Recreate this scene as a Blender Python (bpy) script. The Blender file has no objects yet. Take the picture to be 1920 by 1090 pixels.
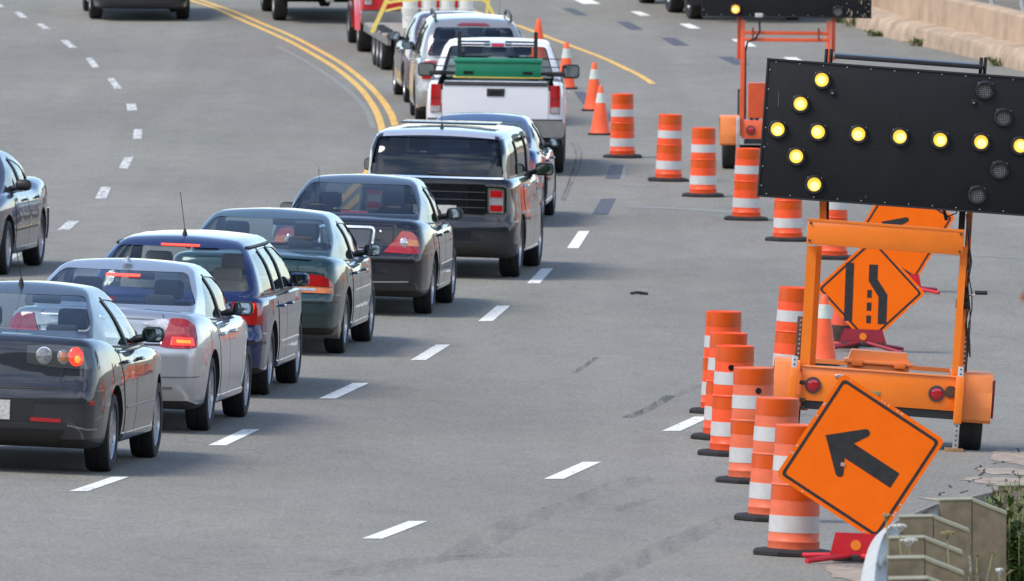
import bpy, bmesh, math, random
from mathutils import Vector, Matrix
from mathutils.bvhtree import BVHTree
random.seed(11)
R = math.radians
scene = bpy.context.scene
COL = scene.collection

# ------------------------------------------------------------------ camera, world, sun, exposure
FPX = 21500.0                       # focal length in photograph pixels (1920 wide)
PITCH = math.atan(995.0 / FPX)
CAMZ = 6.5
cd = bpy.data.cameras.new('camera')
cam = bpy.data.objects.new('camera', cd); COL.objects.link(cam)
cd.sensor_width = 36.0; cd.lens = FPX / 1920.0 * 36.0
cd.clip_start = 0.5; cd.clip_end = 9000
cam.location = (0, 0, CAMZ); cam.rotation_euler = (math.pi / 2 - PITCH, 0, 0)
cd.dof.use_dof = True; cd.dof.focus_distance = 100.0; cd.dof.aperture_fstop = 11.0
scene.camera = cam

SUN_EL, SUN_AZ = 52.0, 238.0         # azimuth measured from +Y towards +X: high sun on the left, a little behind the camera
w = bpy.data.worlds.new("World"); scene.world = w; w.use_nodes = True
nt = w.node_tree; nt.nodes.clear()
wo = nt.nodes.new('ShaderNodeOutputWorld'); bg = nt.nodes.new('ShaderNodeBackground')
sky = nt.nodes.new('ShaderNodeTexSky'); sky.sky_type = 'NISHITA'; sky.sun_disc = False
sky.sun_elevation = R(SUN_EL); sky.sun_rotation = R(SUN_AZ); sky.air_density = 1.0; sky.dust_density = 0.3; sky.ozone_density = 3.5
tc = nt.nodes.new('ShaderNodeTexCoord'); mp = nt.nodes.new('ShaderNodeMapping'); mp.inputs['Scale'].default_value = (1, 1, 2.6)
nz = nt.nodes.new('ShaderNodeTexNoise'); nz.inputs['Scale'].default_value = 2.6; nz.inputs['Detail'].default_value = 7; nz.inputs['Roughness'].default_value = .58
rp = nt.nodes.new('ShaderNodeValToRGB'); rp.color_ramp.elements[0].position = .36; rp.color_ramp.elements[1].position = .56; rp.color_ramp.elements[0].color = (.05, .05, .05, 1)
mx = nt.nodes.new('ShaderNodeMix'); mx.data_type = 'RGBA'
cl = nt.nodes.new('ShaderNodeRGB'); cl.outputs[0].default_value = (7.9, 8.4, 9.4, 1)
nt.links.new(tc.outputs['Generated'], mp.inputs['Vector']); nt.links.new(mp.outputs[0], nz.inputs['Vector'])
sxyz = nt.nodes.new('ShaderNodeSeparateXYZ'); nt.links.new(tc.outputs['Generated'], sxyz.inputs[0])
ma = nt.nodes.new('ShaderNodeMath'); ma.operation = 'MULTIPLY_ADD'; ma.inputs[1].default_value = -.34; nt.links.new(sxyz.outputs['Z'], ma.inputs[0]); mb_ = nt.nodes.new('ShaderNodeMath'); mb_.operation = 'MULTIPLY_ADD'; mb_.inputs[1].default_value = -.13; nt.links.new(sxyz.outputs['Y'], mb_.inputs[0]); nt.links.new(nz.outputs['Fac'], mb_.inputs[2]); nt.links.new(mb_.outputs[0], ma.inputs[2])   # clouds thin out overhead
nt.links.new(ma.outputs[0], rp.inputs[0]); nt.links.new(rp.outputs[0], mx.inputs['Factor'])
nt.links.new(sky.outputs[0], mx.inputs[6]); nt.links.new(cl.outputs[0], mx.inputs[7])
nt.links.new(mx.outputs[2], bg.inputs[0]); bg.inputs[1].default_value = 0.135
nt.links.new(bg.outputs[0], wo.inputs[0])

sd = bpy.data.lights.new('sun', 'SUN'); sun = bpy.data.objects.new('sun', sd); COL.objects.link(sun)
sd.energy = 1.9; sd.angle = R(24); sd.color = (1, .92, .80)
_sv = Vector((math.sin(R(SUN_AZ)) * math.cos(R(SUN_EL)), math.cos(R(SUN_AZ)) * math.cos(R(SUN_EL)), math.sin(R(SUN_EL))))
sun.rotation_euler = _sv.to_track_quat('Z', 'Y').to_euler()
vs = scene.view_settings; vs.view_transform = 'Standard'; vs.look = 'None'; vs.exposure = 0.82; vs.gamma = 1
scene.render.film_transparent = False
scene.cycles.max_bounces = 8; scene.cycles.transparent_max_bounces = 12

# ------------------------------------------------------------------ the road surface
def slane(y):                       # picture scale (px per metre) of the road along the queue of cars
    u = y - 519.0
    return 160.0 + .172 * u + 8.95e-5 * u * u
_PT = []
for _y in range(-10, 1310, 10):
    s = slane(_y); _PT.append((FPX / s, CAMZ - (_y + 450.0) / s))
_PT.sort()
def lerp(a, b, t): return a + (b - a) * t
def table(tb, x):
    if x <= tb[0][0]: return tb[0][1]
    if x >= tb[-1][0]: return tb[-1][1]
    for i in range(len(tb) - 1):
        if x <= tb[i + 1][0]:
            return lerp(tb[i][1], tb[i + 1][1], (x - tb[i][0]) / (tb[i + 1][0] - tb[i][0]))
_P0, _P1 = _PT[0], _PT[-1]
_m1 = (_PT[-1][1] - _PT[-4][1]) / (_PT[-1][0] - _PT[-4][0])
def prof(D):
    if D > _P1[0]:
        e = D - _P1[0]; L = 60.0
        return _P1[1] + _m1 * L * (1 - math.exp(-e / L))
    if D < _P0[0]:
        e = _P0[0] - D
        return _P0[1] + .012 * 40 * (1 - math.exp(-e / 40))
    return table(_PT, D)
def smooth(a, b, x):
    t = max(0, min(1, (x - a) / (b - a))); return t * t * (3 - 2 * t)
def zroad(X, Y):
    c = lerp(.040, .014, smooth(100, 170, Y)) * (1 - smooth(300, 600, Y))
    xc = table([(80, -4.3), (91, -4), (106, -3.1), (115, -2.6), (125, -1.8), (134, -.95), (165, -.25), (200, -1.5), (230, -4), (400, -10)], Y)
    u = X - xc
    if u < -2: u = -2 - 4 * (1 - math.exp((u + 2) / 4))
    if u > 8: u = 8 + 3 * (1 - math.exp(-(u - 8) / 3))
    return prof(Y) - c * u
_cp, _sp = math.cos(PITCH), math.sin(PITCH)
def ray(px, py):
    a, b = (px - 960.0) / FPX, -(py - 545.0) / FPX
    return Vector((a, _cp + b * _sp, -_sp + b * _cp))
def at(px, py, h=0.0):              # photograph pixel -> point h above the road
    d = ray(px, py); lo, hi = 30.0, 1200.0
    f = lambda t: CAMZ + d.z * t - (zroad(d.x * t, d.y * t) + h)
    t = lo
    while t < hi and f(t) > 0: t += 1.5
    a, b = t - 1.5, t
    for _ in range(40):
        m = (a + b) / 2
        if f(m) > 0: a = m
        else: b = m
    return Vector((d.x * a, d.y * a, CAMZ + d.z * a))
def atY(px, py, Y):
    d = ray(px, py); t = Y / d.y
    return Vector((d.x * t, Y, CAMZ + d.z * t))
def normal_at(X, Y, e=.9):
    dx = (zroad(X + e, Y) - zroad(X - e, Y)) / (2 * e); dy = (zroad(X, Y + 2) - zroad(X, Y - 2)) / 4
    return Vector((-dx, -dy, 1)).normalized()
def frame(P, yaw, extra_roll=0.0):  # yaw in degrees, clockwise from +Y (towards +X); stands on the sloping road
    n = normal_at(P.x, P.y); f = Vector((math.sin(R(yaw)), math.cos(R(yaw)), 0))
    f = (f - n * f.dot(n)).normalized(); r = f.cross(n).normalized()
    m = Matrix.Identity(4)
    for i in range(3): m[i][0], m[i][1], m[i][2], m[i][3] = r[i], f[i], n[i], P[i]
    return m @ Matrix.Rotation(R(extra_roll), 4, 'Y')

# ------------------------------------------------------------------ materials
MATS = {}
def principled(name):
    m = bpy.data.materials.new(name); m.use_nodes = True
    return m, m.node_tree, m.node_tree.nodes['Principled BSDF']
def mat(name, col, rough=.5, metal=0.0, coat=0.0, spec=.5, noise=0.0, nscale=8.0, emit=None, estr=0.0, bump=0.0, trans=0.0, grime=0.0):
    if name in MATS: return MATS[name]
    m, t, b = principled(name); c = (*col, 1)
    b.inputs['Base Color'].default_value = c; b.inputs['Roughness'].default_value = rough
    b.inputs['Metallic'].default_value = metal; b.inputs['Coat Weight'].default_value = coat; b.inputs['Coat Roughness'].default_value = .03
    b.inputs['Specular IOR Level'].default_value = spec
    if trans: b.inputs['Transmission Weight'].default_value = trans
    if emit: b.inputs['Emission Color'].default_value = (*emit, 1); b.inputs['Emission Strength'].default_value = estr
    if noise or bump or grime:
        tcn = t.nodes.new('ShaderNodeTexCoord'); n = t.nodes.new('ShaderNodeTexNoise')
        n.inputs['Scale'].default_value = nscale; n.inputs['Detail'].default_value = 6; n.inputs['Roughness'].default_value = .65
        t.links.new(tcn.outputs['Object'], n.inputs['Vector'])
        if noise or grime:
            r = t.nodes.new('ShaderNodeValToRGB'); k = 1 - noise
            r.color_ramp.elements[0].position = .3; r.color_ramp.elements[1].position = .7
            r.color_ramp.elements[0].color = (col[0] * k, col[1] * k, col[2] * k, 1)
            kk = 1 + noise * .6
            r.color_ramp.elements[1].color = (min(1, col[0] * kk), min(1, col[1] * kk), min(1, col[2] * kk), 1)
            t.links.new(n.outputs['Fac'], r.inputs[0]); out = r.outputs[0]
            if grime:                                   # dust and scuffs of their own shape
                n2 = t.nodes.new('ShaderNodeTexNoise'); n2.inputs['Scale'].default_value = nscale * 2.3; n2.inputs['Detail'].default_value = 9; n2.inputs['Roughness'].default_value = .8
                t.links.new(tcn.outputs['Object'], n2.inputs['Vector'])
                r2 = t.nodes.new('ShaderNodeValToRGB'); r2.color_ramp.elements[0].position = .54; r2.color_ramp.elements[1].position = .78
                r2.color_ramp.elements[0].color = (0, 0, 0, 1); r2.color_ramp.elements[1].color = (grime, grime, grime, 1)
                t.links.new(n2.outputs['Fac'], r2.inputs[0])
                x = t.nodes.new('ShaderNodeMix'); x.data_type = 'RGBA'; x.inputs[7].default_value = (.16, .13, .10, 1)
                t.links.new(r2.outputs[0], x.inputs['Factor']); t.links.new(out, x.inputs[6]); out = x.outputs[2]
            t.links.new(out, b.inputs['Base Color'])
        if bump:
            bp = t.nodes.new('ShaderNodeBump'); bp.inputs['Strength'].default_value = bump; bp.inputs['Distance'].default_value = .01
            t.links.new(n.outputs['Fac'], bp.inputs['Height']); t.links.new(bp.outputs[0], b.inputs['Normal'])
    MATS[name] = m; return m
def paint(name, col, metal=.35, rough=.32, dust=.3):
    if name in MATS: return MATS[name]
    m, t, b = principled(name)
    b.inputs['Metallic'].default_value = metal; b.inputs['Roughness'].default_value = rough
    b.inputs['Coat Weight'].default_value = 1.0; b.inputs['Coat Roughness'].default_value = .04; b.inputs['Specular IOR Level'].default_value = .15
    tcn = t.nodes.new('ShaderNodeTexCoord'); n = t.nodes.new('ShaderNodeTexNoise'); n.inputs['Scale'].default_value = 3.0; n.inputs['Detail'].default_value = 8; n.inputs['Roughness'].default_value = .7
    t.links.new(tcn.outputs['Object'], n.inputs['Vector'])
    sx = t.nodes.new('ShaderNodeSeparateXYZ'); t.links.new(tcn.outputs['Object'], sx.inputs[0])
    # road dust thrown up along the sills: thicker near the ground, broken up by noise
    mr = t.nodes.new('ShaderNodeMapRange'); mr.inputs['From Min'].default_value = .75; mr.inputs['From Max'].default_value = .18; mr.inputs['To Max'].default_value = dust
    t.links.new(sx.outputs['Z'], mr.inputs['Value'])
    mm = t.nodes.new('ShaderNodeMath'); mm.operation = 'MULTIPLY'; t.links.new(mr.outputs[0], mm.inputs[0]); t.links.new(n.outputs['Fac'], mm.inputs[1])
    x = t.nodes.new('ShaderNodeMix'); x.data_type = 'RGBA'; x.inputs[6].default_value = (*col, 1); x.inputs[7].default_value = (.17, .155, .14, 1)
    t.links.new(mm.outputs[0], x.inputs['Factor']); t.links.new(x.outputs[2], b.inputs['Base Color'])
    a = t.nodes.new('ShaderNodeMapRange'); a.inputs['To Min'].default_value = .03; a.inputs['To Max'].default_value = .35
    t.links.new(mm.outputs[0], a.inputs['Value']); t.links.new(a.outputs[0], b.inputs['Coat Roughness'])
    n3 = t.nodes.new('ShaderNodeTexNoise'); n3.inputs['Scale'].default_value = 1.7; n3.inputs['Detail'].default_value = 1
    t.links.new(tcn.outputs['Object'], n3.inputs['Vector'])
    bp = t.nodes.new('ShaderNodeBump'); bp.inputs['Strength'].default_value = .25; bp.inputs['Distance'].default_value = .02
    t.links.new(n3.outputs['Fac'], bp.inputs['Height']); t.links.new(bp.outputs[0], b.inputs['Coat Normal'])
    MATS[name] = m; return m
def glass(name, tint, ior=1.6):
    if name in MATS: return MATS[name]
    m = bpy.data.materials.new(name); m.use_nodes = True; t = m.node_tree; t.nodes.clear()
    o = t.nodes.new('ShaderNodeOutputMaterial'); tr = t.nodes.new('ShaderNodeBsdfTransparent'); tr.inputs[0].default_value = (*tint, 1)
    g = t.nodes.new('ShaderNodeBsdfGlossy'); g.inputs['Roughness'].default_value = .02; g.inputs['Color'].default_value = (.95, .98, 1, 1)
    f = t.nodes.new('ShaderNodeFresnel'); gg = t.nodes.new('ShaderNodeNewGeometry'); mi = t.nodes.new('ShaderNodeMapRange')
    mi.inputs['To Min'].default_value = ior; mi.inputs['To Max'].default_value = 1 / ior; t.links.new(gg.outputs['Backfacing'], mi.inputs['Value']); t.links.new(mi.outputs[0], f.inputs[0])
    x = t.nodes.new('ShaderNodeMixShader')
    t.links.new(f.outputs[0], x.inputs[0]); t.links.new(tr.outputs[0], x.inputs[1]); t.links.new(g.outputs[0], x.inputs[2]); t.links.new(x.outputs[0], o.inputs[0])
    MATS[name] = m; return m

# ------------------------------------------------------------------ mesh building
class MB:
    def __init__(s, M=None): s.bm = bmesh.new(); s.M = M or Matrix.Identity(4)
    def _v(s, p): return s.bm.verts.new(s.M @ Vector(p))
    def box(s, c, d, bev=0.0, rot=None):
        c = Vector(c); hx, hy, hz = d[0] / 2, d[1] / 2, d[2] / 2; Q = rot or Matrix.Identity(3)
        if bev <= 0:
            v = [s._v(c + Q @ Vector((i * hx, j * hy, k * hz))) for i in (-1, 1) for j in (-1, 1) for k in (-1, 1)]
            for f in ((0, 1, 3, 2), (4, 6, 7, 5), (0, 4, 5, 1), (2, 3, 7, 6), (0, 2, 6, 4), (1, 5, 7, 3)): s.bm.faces.new([v[i] for i in f])
            return s
        t = bmesh.new(); bmesh.ops.create_cube(t, size=1)
        for q in t.verts: q.co = Vector((q.co.x * d[0], q.co.y * d[1], q.co.z * d[2]))
        bmesh.ops.bevel(t, geom=t.edges[:], offset=min(bev, min(d) * .45), segments=2, profile=.5, affect='EDGES')
        return s.add(t, lambda p: c + Q @ p)
    def add(s, t, fn=lambda p: p):
        mp = {v: s._v(fn(v.co)) for v in t.verts}
        for f in t.faces:
            try:
                nf = s.bm.faces.new([mp[v] for v in f.verts]); nf.material_index = f.material_index
            except ValueError: pass
        t.free(); return s
    def ring(s, pts): return [s._v(p) for p in pts]
    def bridge(s, a, b, mi=0):
        n = len(a)
        for i in range(n):
            f = s.bm.faces.new((a[i], a[(i + 1) % n], b[(i + 1) % n], b[i])); f.material_index = mi
    def cap(s, a, mi=0):
        f = s.bm.faces.new(a); f.material_index = mi
    def tube(s, pts, r, n=8, caps=True, rs=None):
        pts = [Vector(p) for p in pts]; prev = None; up = None
        for i, p in enumerate(pts):
            d = (pts[min(i + 1, len(pts) - 1)] - pts[max(i - 1, 0)]).normalized()
            if up is None: up = Vector((0, 0, 1)) if abs(d.z) < .9 else Vector((1, 0, 0))
            u = d.cross(up).normalized(); w_ = u.cross(d).normalized(); up = w_
            rr = rs[i] if rs else r
            cur = s.ring([p + u * math.cos(2 * math.pi * k / n) * rr + w_ * math.sin(2 * math.pi * k / n) * rr for k in range(n)])
            if prev: s.bridge(prev, cur)
            elif caps: s.cap(cur[::-1])
            prev = cur
        if caps: s.cap(prev)
        return s
    def lathe(s, prof_, n=32, c=(0, 0, 0), axis='Z', mis=None, close=True):
        c = Vector(c); prev = None
        for i, (r, z) in enumerate(prof_):
            pts = []
            for k in range(n):
                a = 2 * math.pi * k / n; x, y = math.cos(a) * r, math.sin(a) * r
                pts.append(c + (Vector((x, y, z)) if axis == 'Z' else Vector((z, x, y)) if axis == 'X' else Vector((y, z, x))))
            if r < 1e-5: cur = [s._v(pts[0])]
            else: cur = s.ring(pts)
            if prev:
                mi = mis[i - 1] if mis else 0
                if len(prev) == 1 and len(cur) > 1:
                    for k in range(n): s.bm.faces.new((prev[0], cur[(k + 1) % n], cur[k])).material_index = mi
                elif len(cur) == 1:
                    for k in range(n): s.bm.faces.new((prev[k], prev[(k + 1) % n], cur[0])).material_index = mi
                else: s.bridge(prev, cur, mi)
            elif close and len(cur) > 1: s.cap(cur[::-1], mis[0] if mis else 0)
            prev = cur
        if close and len(prev) > 1: s.cap(prev, mis[-1] if mis else 0)
        return s
    def prism(s, poly, o, u, v, w_):                 # flat polygon (a,b) at o + a*u + b*v, thickness vector w_
        o, u, v, w_ = Vector(o), Vector(u), Vector(v), Vector(w_)
        A = s.ring([o + u * a + v * b for a, b in poly]); B = s.ring([o + u * a + v * b + w_ for a, b in poly])
        s.cap(A[::-1]); s.cap(B); s.bridge(A, B); return s
    def quad(s, a, b, c, d): s.bm.faces.new([s._v(p) for p in (a, b, c, d)]); return s
    def build(s, name, m, parent=None, smooth_=True, angle=35, bevel=0.0):
        bmesh.ops.recalc_face_normals(s.bm, faces=s.bm.faces[:])
        me = bpy.data.meshes.new(name); s.bm.to_mesh(me); s.bm.free()
        for q in (m if isinstance(m, (list, tuple)) else [m]): me.materials.append(q)
        return link(name, me, parent, smooth_, angle)
def link(name, me, parent=None, smooth_=True, angle=35):
    if smooth_:
        me.polygons.foreach_set('use_smooth', [True] * len(me.polygons)); me.set_sharp_from_angle(angle=R(angle))
    o = bpy.data.objects.new(name, me); COL.objects.link(o)
    if parent: o.parent = parent
    return o
def empty(name, M, label, cat, group=None):
    o = bpy.data.objects.new(name, None); COL.objects.link(o); o.empty_display_size = .3
    o.matrix_world = M if isinstance(M, Matrix) else Matrix.Translation(M)
    tag(o, label, cat, group); return o
def tag(o, label, cat, group=None):
    o['label'] = label; o['category'] = cat
    if group: o['group'] = group
    return o
def kind(o, k): o['kind'] = k; return o
def copy_tree(o, M, label, parent=None):
    c = o.copy(); COL.objects.link(c)
    if parent: c.parent = parent; c.matrix_parent_inverse = o.matrix_parent_inverse.copy()
    else: c.matrix_world = M; c['label'] = label
    for ch in list(o.children): copy_tree(ch, None, None, c)
    return c
def rounded(poly, r, n=4):
    out = []; N = len(poly)
    for i in range(N):
        p0, p1, p2 = Vector(poly[i - 1]), Vector(poly[i]), Vector(poly[(i + 1) % N])
        a, b = (p0 - p1), (p2 - p1); rr = min(r, a.length * .45, b.length * .45)
        A, B = p1 + a.normalized() * rr, p1 + b.normalized() * rr
        for k in range(n + 1):
            t = k / n; out.append(tuple((1 - t) ** 2 * A + 2 * t * (1 - t) * p1 + t * t * B))
    return out
# ------------------------------------------------------------------ ground, road, markings
def asphalt():
    m, t, b = principled('asphalt'); b.inputs['Roughness'].default_value = .88; b.inputs['Specular IOR Level'].default_value = .3
    g = t.nodes.new('ShaderNodeNewGeometry'); L = t.links.new
    def noise(scale, det, rough, sc=(1, 1, 1)):
        mp_ = t.nodes.new('ShaderNodeMapping'); mp_.inputs['Scale'].default_value = sc; L(g.outputs['Position'], mp_.inputs[0])
        n = t.nodes.new('ShaderNodeTexNoise'); n.inputs['Scale'].default_value = scale; n.inputs['Detail'].default_value = det; n.inputs['Roughness'].default_value = rough
        L(mp_.outputs[0], n.inputs['Vector']); return n.outputs['Fac']
    def mr(src, a, b_, c, d):
        q = t.nodes.new('ShaderNodeMapRange'); L(src, q.inputs['Value'])
        for k, v in zip(('From Min', 'From Max', 'To Min', 'To Max'), (a, b_, c, d)): q.inputs[k].default_value = v
        return q.outputs[0]
    def mul(a, b_):
        q = t.nodes.new('ShaderNodeMath'); q.operation = 'MULTIPLY'; L(a, q.inputs[0]); L(b_, q.inputs[1]); return q.outputs[0]
    fine = mr(noise(34, 5, .8, (1, .16, 1)), .3, .7, .72, 1.28)
    grit = mr(noise(120, 2, .6, (1, .2, 1)), .35, .7, .9, 1.12)
    mid = mr(noise(2.2, 6, .6, (1, .35, 1)), .3, .7, .93, 1.07)
    big = mr(noise(.16, 4, .55, (1.6, .5, 1)), .3, .7, .88, 1.12)
    streak = mr(noise(1.6, 3, .5, (1, .02, 1)), .35, .65, .965, 1.035)
    v = mul(mul(mul(mul(fine, mid), big), streak), grit)
    # thin tar-sealed cracks
    vo = t.nodes.new('ShaderNodeTexVoronoi'); vo.feature = 'DISTANCE_TO_EDGE'; vo.inputs['Scale'].default_value = .22
    mp2 = t.nodes.new('ShaderNodeMapping'); L(g.outputs['Position'], mp2.inputs[0])
    nn = t.nodes.new('ShaderNodeTexNoise'); nn.inputs['Scale'].default_value = 1.3; nn.inputs['Detail'].default_value = 5
    L(g.outputs['Position'], nn.inputs['Vector'])
    ad = t.nodes.new('ShaderNodeMixRGB'); ad.blend_type = 'ADD'; ad.inputs[0].default_value = .9; L(mp2.outputs[0], ad.inputs[1]); L(nn.outputs['Color'], ad.inputs[2])
    L(ad.outputs[0], vo.inputs['Vector'])
    ck = mr(vo.outputs['Distance'], 0, .006, .86, 1.0); v = mul(v, ck)
    x = t.nodes.new('ShaderNodeMix'); x.data_type = 'RGBA'; x.blend_type = 'MULTIPLY'; x.inputs['Factor'].default_value = 1
    pn = noise(.11, 3, .5, (1.5, .6, 1)); rc_ = t.nodes.new('ShaderNodeValToRGB'); L(pn, rc_.inputs[0])
    rc_.color_ramp.elements[0].position = .35; rc_.color_ramp.elements[1].position = .65
    rc_.color_ramp.elements[0].color = (.220, .210, .172, 1); rc_.color_ramp.elements[1].color = (.222, .204, .177, 1); L(rc_.outputs[0], x.inputs[6])
    cc = t.nodes.new('ShaderNodeCombineColor'); L(v, cc.inputs[0]); L(v, cc.inputs[1]); L(v, cc.inputs[2]); L(cc.outputs[0], x.inputs[7])
    L(x.outputs[2], b.inputs['Base Color'])
    return m
def marking(name, col, wear, wc=(.17, .175, .18)):
    m, t, b = principled(name); b.inputs['Roughness'].default_value = .7; L = t.links.new
    g = t.nodes.new('ShaderNodeNewGeometry'); mp_ = t.nodes.new('ShaderNodeMapping'); mp_.inputs['Scale'].default_value = (1, .25, 1); L(g.outputs['Position'], mp_.inputs[0])
    n = t.nodes.new('ShaderNodeTexNoise'); n.inputs['Scale'].default_value = 14; n.inputs['Detail'].default_value = 8; n.inputs['Roughness'].default_value = .8; L(mp_.outputs[0], n.inputs['Vector'])
    r = t.nodes.new('ShaderNodeValToRGB'); r.color_ramp.elements[0].position = wear; r.color_ramp.elements[1].position = wear + .12
    r.color_ramp.elements[0].color = (*wc, 1); r.color_ramp.elements[1].color = (*col, 1)
    L(n.outputs['Fac'], r.inputs[0]); L(r.outputs[0], b.inputs['Base Color']); return m
M_ASPH = asphalt()
M_DIRT = mat('dry soil', (.19, .16, .11), .95, noise=.5, nscale=1.5, bump=.3)
M_GRIT = mat('sandy grit', (.36, .29, .22), .95, noise=.35, nscale=6, bump=.3)
M_WHITE = marking('white road paint', (.80, .78, .70), .33)
M_WORN = marking('worn white road paint', (.68, .66, .60), .41)
M_YEL = marking('yellow road paint', (.80, .47, .09), .36)
M_DARK = marking('blacked out marking', (.075, .080, .090), .34)
M_PALE = marking('ground-off paint ghost', (.245, .238, .205), .40, (.21, .205, .175))
def skid_mat(name, amount, sc):
    m = bpy.data.materials.new(name); m.use_nodes = True; t = m.node_tree; b = t.nodes['Principled BSDF']; b.inputs['Base Color'].default_value = (.045, .045, .05, 1); b.inputs['Roughness'].default_value = .8
    o = t.nodes['Material Output']; tr = t.nodes.new('ShaderNodeBsdfTransparent'); x = t.nodes.new('ShaderNodeMixShader'); g = t.nodes.new('ShaderNodeNewGeometry')
    mp_ = t.nodes.new('ShaderNodeMapping'); mp_.inputs['Rotation'].default_value = (0, 0, sc[2]); mp_.inputs['Scale'].default_value = (sc[0], sc[1], 1); n = t.nodes.new('ShaderNodeTexNoise'); n.inputs['Scale'].default_value = 1; n.inputs['Detail'].default_value = 5; n.inputs['Roughness'].default_value = .7
    t.links.new(g.outputs['Position'], mp_.inputs[0]); t.links.new(mp_.outputs[0], n.inputs['Vector'])
    r = t.nodes.new('ShaderNodeMapRange'); r.inputs['From Min'].default_value = .38; r.inputs['From Max'].default_value = .68; r.inputs['To Max'].default_value = amount; t.links.new(n.outputs['Fac'], r.inputs['Value'])
    t.links.new(r.outputs[0], x.inputs[0]); t.links.new(tr.outputs[0], x.inputs[1]); t.links.new(b.outputs[0], x.inputs[2]); t.links.new(x.outputs[0], o.inputs[0]); return m
M_SKID = skid_mat('tyre rubber on road', .55, (22, .5, .0)); M_FAINT = skid_mat('faint tyre scuffs', .17, (9, .25, -.25))

def sheet(name, xs, ys, zoff, m, clip=None):
    b = MB(); g = {}
    for i, x in enumerate(xs):
        for j, y in enumerate(ys): g[i, j] = b._v((x, y, zroad(x, y) + zoff))
    for i in range(len(xs) - 1):
        for j in range(len(ys) - 1):
            if clip is None or clip((xs[i] + xs[i + 1]) / 2, (ys[j] + ys[j + 1]) / 2):
                b.bm.faces.new((g[i, j], g[i + 1, j], g[i + 1, j + 1], g[i, j + 1]))
    o = b.build(name, m); return kind(o, 'structure')
def rng(a, b, n): return [a + (b - a) * i / n for i in range(n + 1)]
gx = [-4000, -1500, -500, -150, -60] + rng(-36, 40, 76)[0:] + [70, 150, 500, 1500, 4000]
gy = [-600, -200, -60] + rng(-20, 60, 16) + rng(62, 240, 120) + rng(250, 400, 15) + [500, 650, 900, 1500, 3000, 6000]
sheet('ground', gx, gy, -.03, M_DIRT)
EDGE = [(-100, 2.6), (62, 2.6), (74, 3.3), (78, 4.2), (84, 5.0), (100, 6.0), (150, 8.6), (200, 8.9), (260, 2.0), (400, -40)]
WALL_PX = [(2080, 172), (1960, 144), (1878, 124), (1790, 100), (1719, 85), (1648, 66), (1595, 47), (1559, 36), (1500, 20), (1420, 2)]
WALL = [at(*p) for p in WALL_PX]
WALL.append(WALL[-1] + (WALL[-1] - WALL[-2]).normalized() * 60)
EDGE = [e for e in EDGE if e[0] < WALL[0].y - 15] + [(q.y, q.x + .25) for q in WALL] + [(420, WALL[-1].x - 25)]
EDGE.sort()
def road_edge(Y): return table(EDGE, Y)
# road sheet follows the right-hand edge
def road():
    b = MB(); ys = rng(-60, 60, 24) + rng(61, 240, 179) + rng(245, 420, 35); rows = []
    for y in ys:
        e = road_edge(y) + .12 * math.sin(y * 1.7) + .07 * math.sin(y * 4.1); xs = rng(-34 - max(0, (y - 260)) * .6, e, 64)
        rows.append([b._v((x, y, zroad(x, y))) for x in xs])
    for r0, r1 in zip(rows, rows[1:]):
        for i in range(len(r0) - 1): b.bm.faces.new((r0[i], r0[i + 1], r1[i + 1], r1[i]))
    kind(b.build('road', M_ASPH), 'structure')
road()
def flat(p, zo=.004): return Vector((p.x, p.y, zroad(p.x, p.y) + zo))
def strip_mesh(b, pts, width, zo=.004, step=.8):
    # pts: world centre line; smooth catmull-rom resample, real width
    P = [pts[0]] + pts + [pts[-1]]; c = []
    for i in range(1, len(P) - 2):
        n = max(1, int((P[i + 1] - P[i]).length / step))
        for k in range(n):
            t = k / n; p0, p1, p2, p3 = P[i - 1], P[i], P[i + 1], P[i + 2]
            c.append(.5 * ((2 * p1) + (p2 - p0) * t + (2 * p0 - 5 * p1 + 4 * p2 - p3) * t * t + (3 * p1 - p0 - 3 * p2 + p3) * t ** 3))
    c.append(pts[-1]); L, Rr = [], []
    for i, p in enumerate(c):
        d = (c[min(i + 1, len(c) - 1)] - c[max(i - 1, 0)]); d.z = 0; d.normalize(); s = Vector((d.y, -d.x, 0)) * width / 2
        L.append(b._v(flat(p - s, zo))); Rr.append(b._v(flat(p + s, zo)))
    for i in range(len(c) - 1): b.bm.faces.new((L[i], Rr[i], Rr[i + 1], L[i + 1]))
def dash(b, bx, by, tx, ty, wpx, wtop=None, zo=.004):
    wt = wtop or wpx * .93
    q = [(bx - wpx / 2, by), (bx + wpx / 2, by), (tx + wt / 2, ty), (tx - wt / 2, ty)]
    W = [at(*p) for p in q]; n = 4; prev = None
    for k in range(n + 1):
        t = k / n; a = W[0].lerp(W[3], t); c = W[1].lerp(W[2], t); cur = (b._v(flat(a, zo)), b._v(flat(c, zo)))
        if prev: b.bm.faces.new((prev[0], prev[1], cur[1], cur[0]))
        prev = cur
b = MB()
for d in [(147, 922, 226, 895, 35), (407, 836, 471, 806, 34), (614, 748, 677, 719, 32), (784, 676, 831, 647, 29), (910, 603, 944, 574, 27), (1000, 532, 1026, 504, 24),
          (1074, 466, 1095, 434, 22), (698, 1011, 784, 978, 39), (1038, 899, 1110, 867, 37), (1258, 809, 1318, 782, 35)]: dash(b, *d)
for d in [(1110, 8, 1088, -2, 34), (1210, 30, 1191, 22, 20), (1304, 54, 1283, 45, 22), (1408, 88, 1382, 74, 24), (1510, 124, 1480, 108, 26)]: dash(b, *d)
kind(b.build('lane_dashes', M_WHITE), 'structure')
b = MB()
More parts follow.
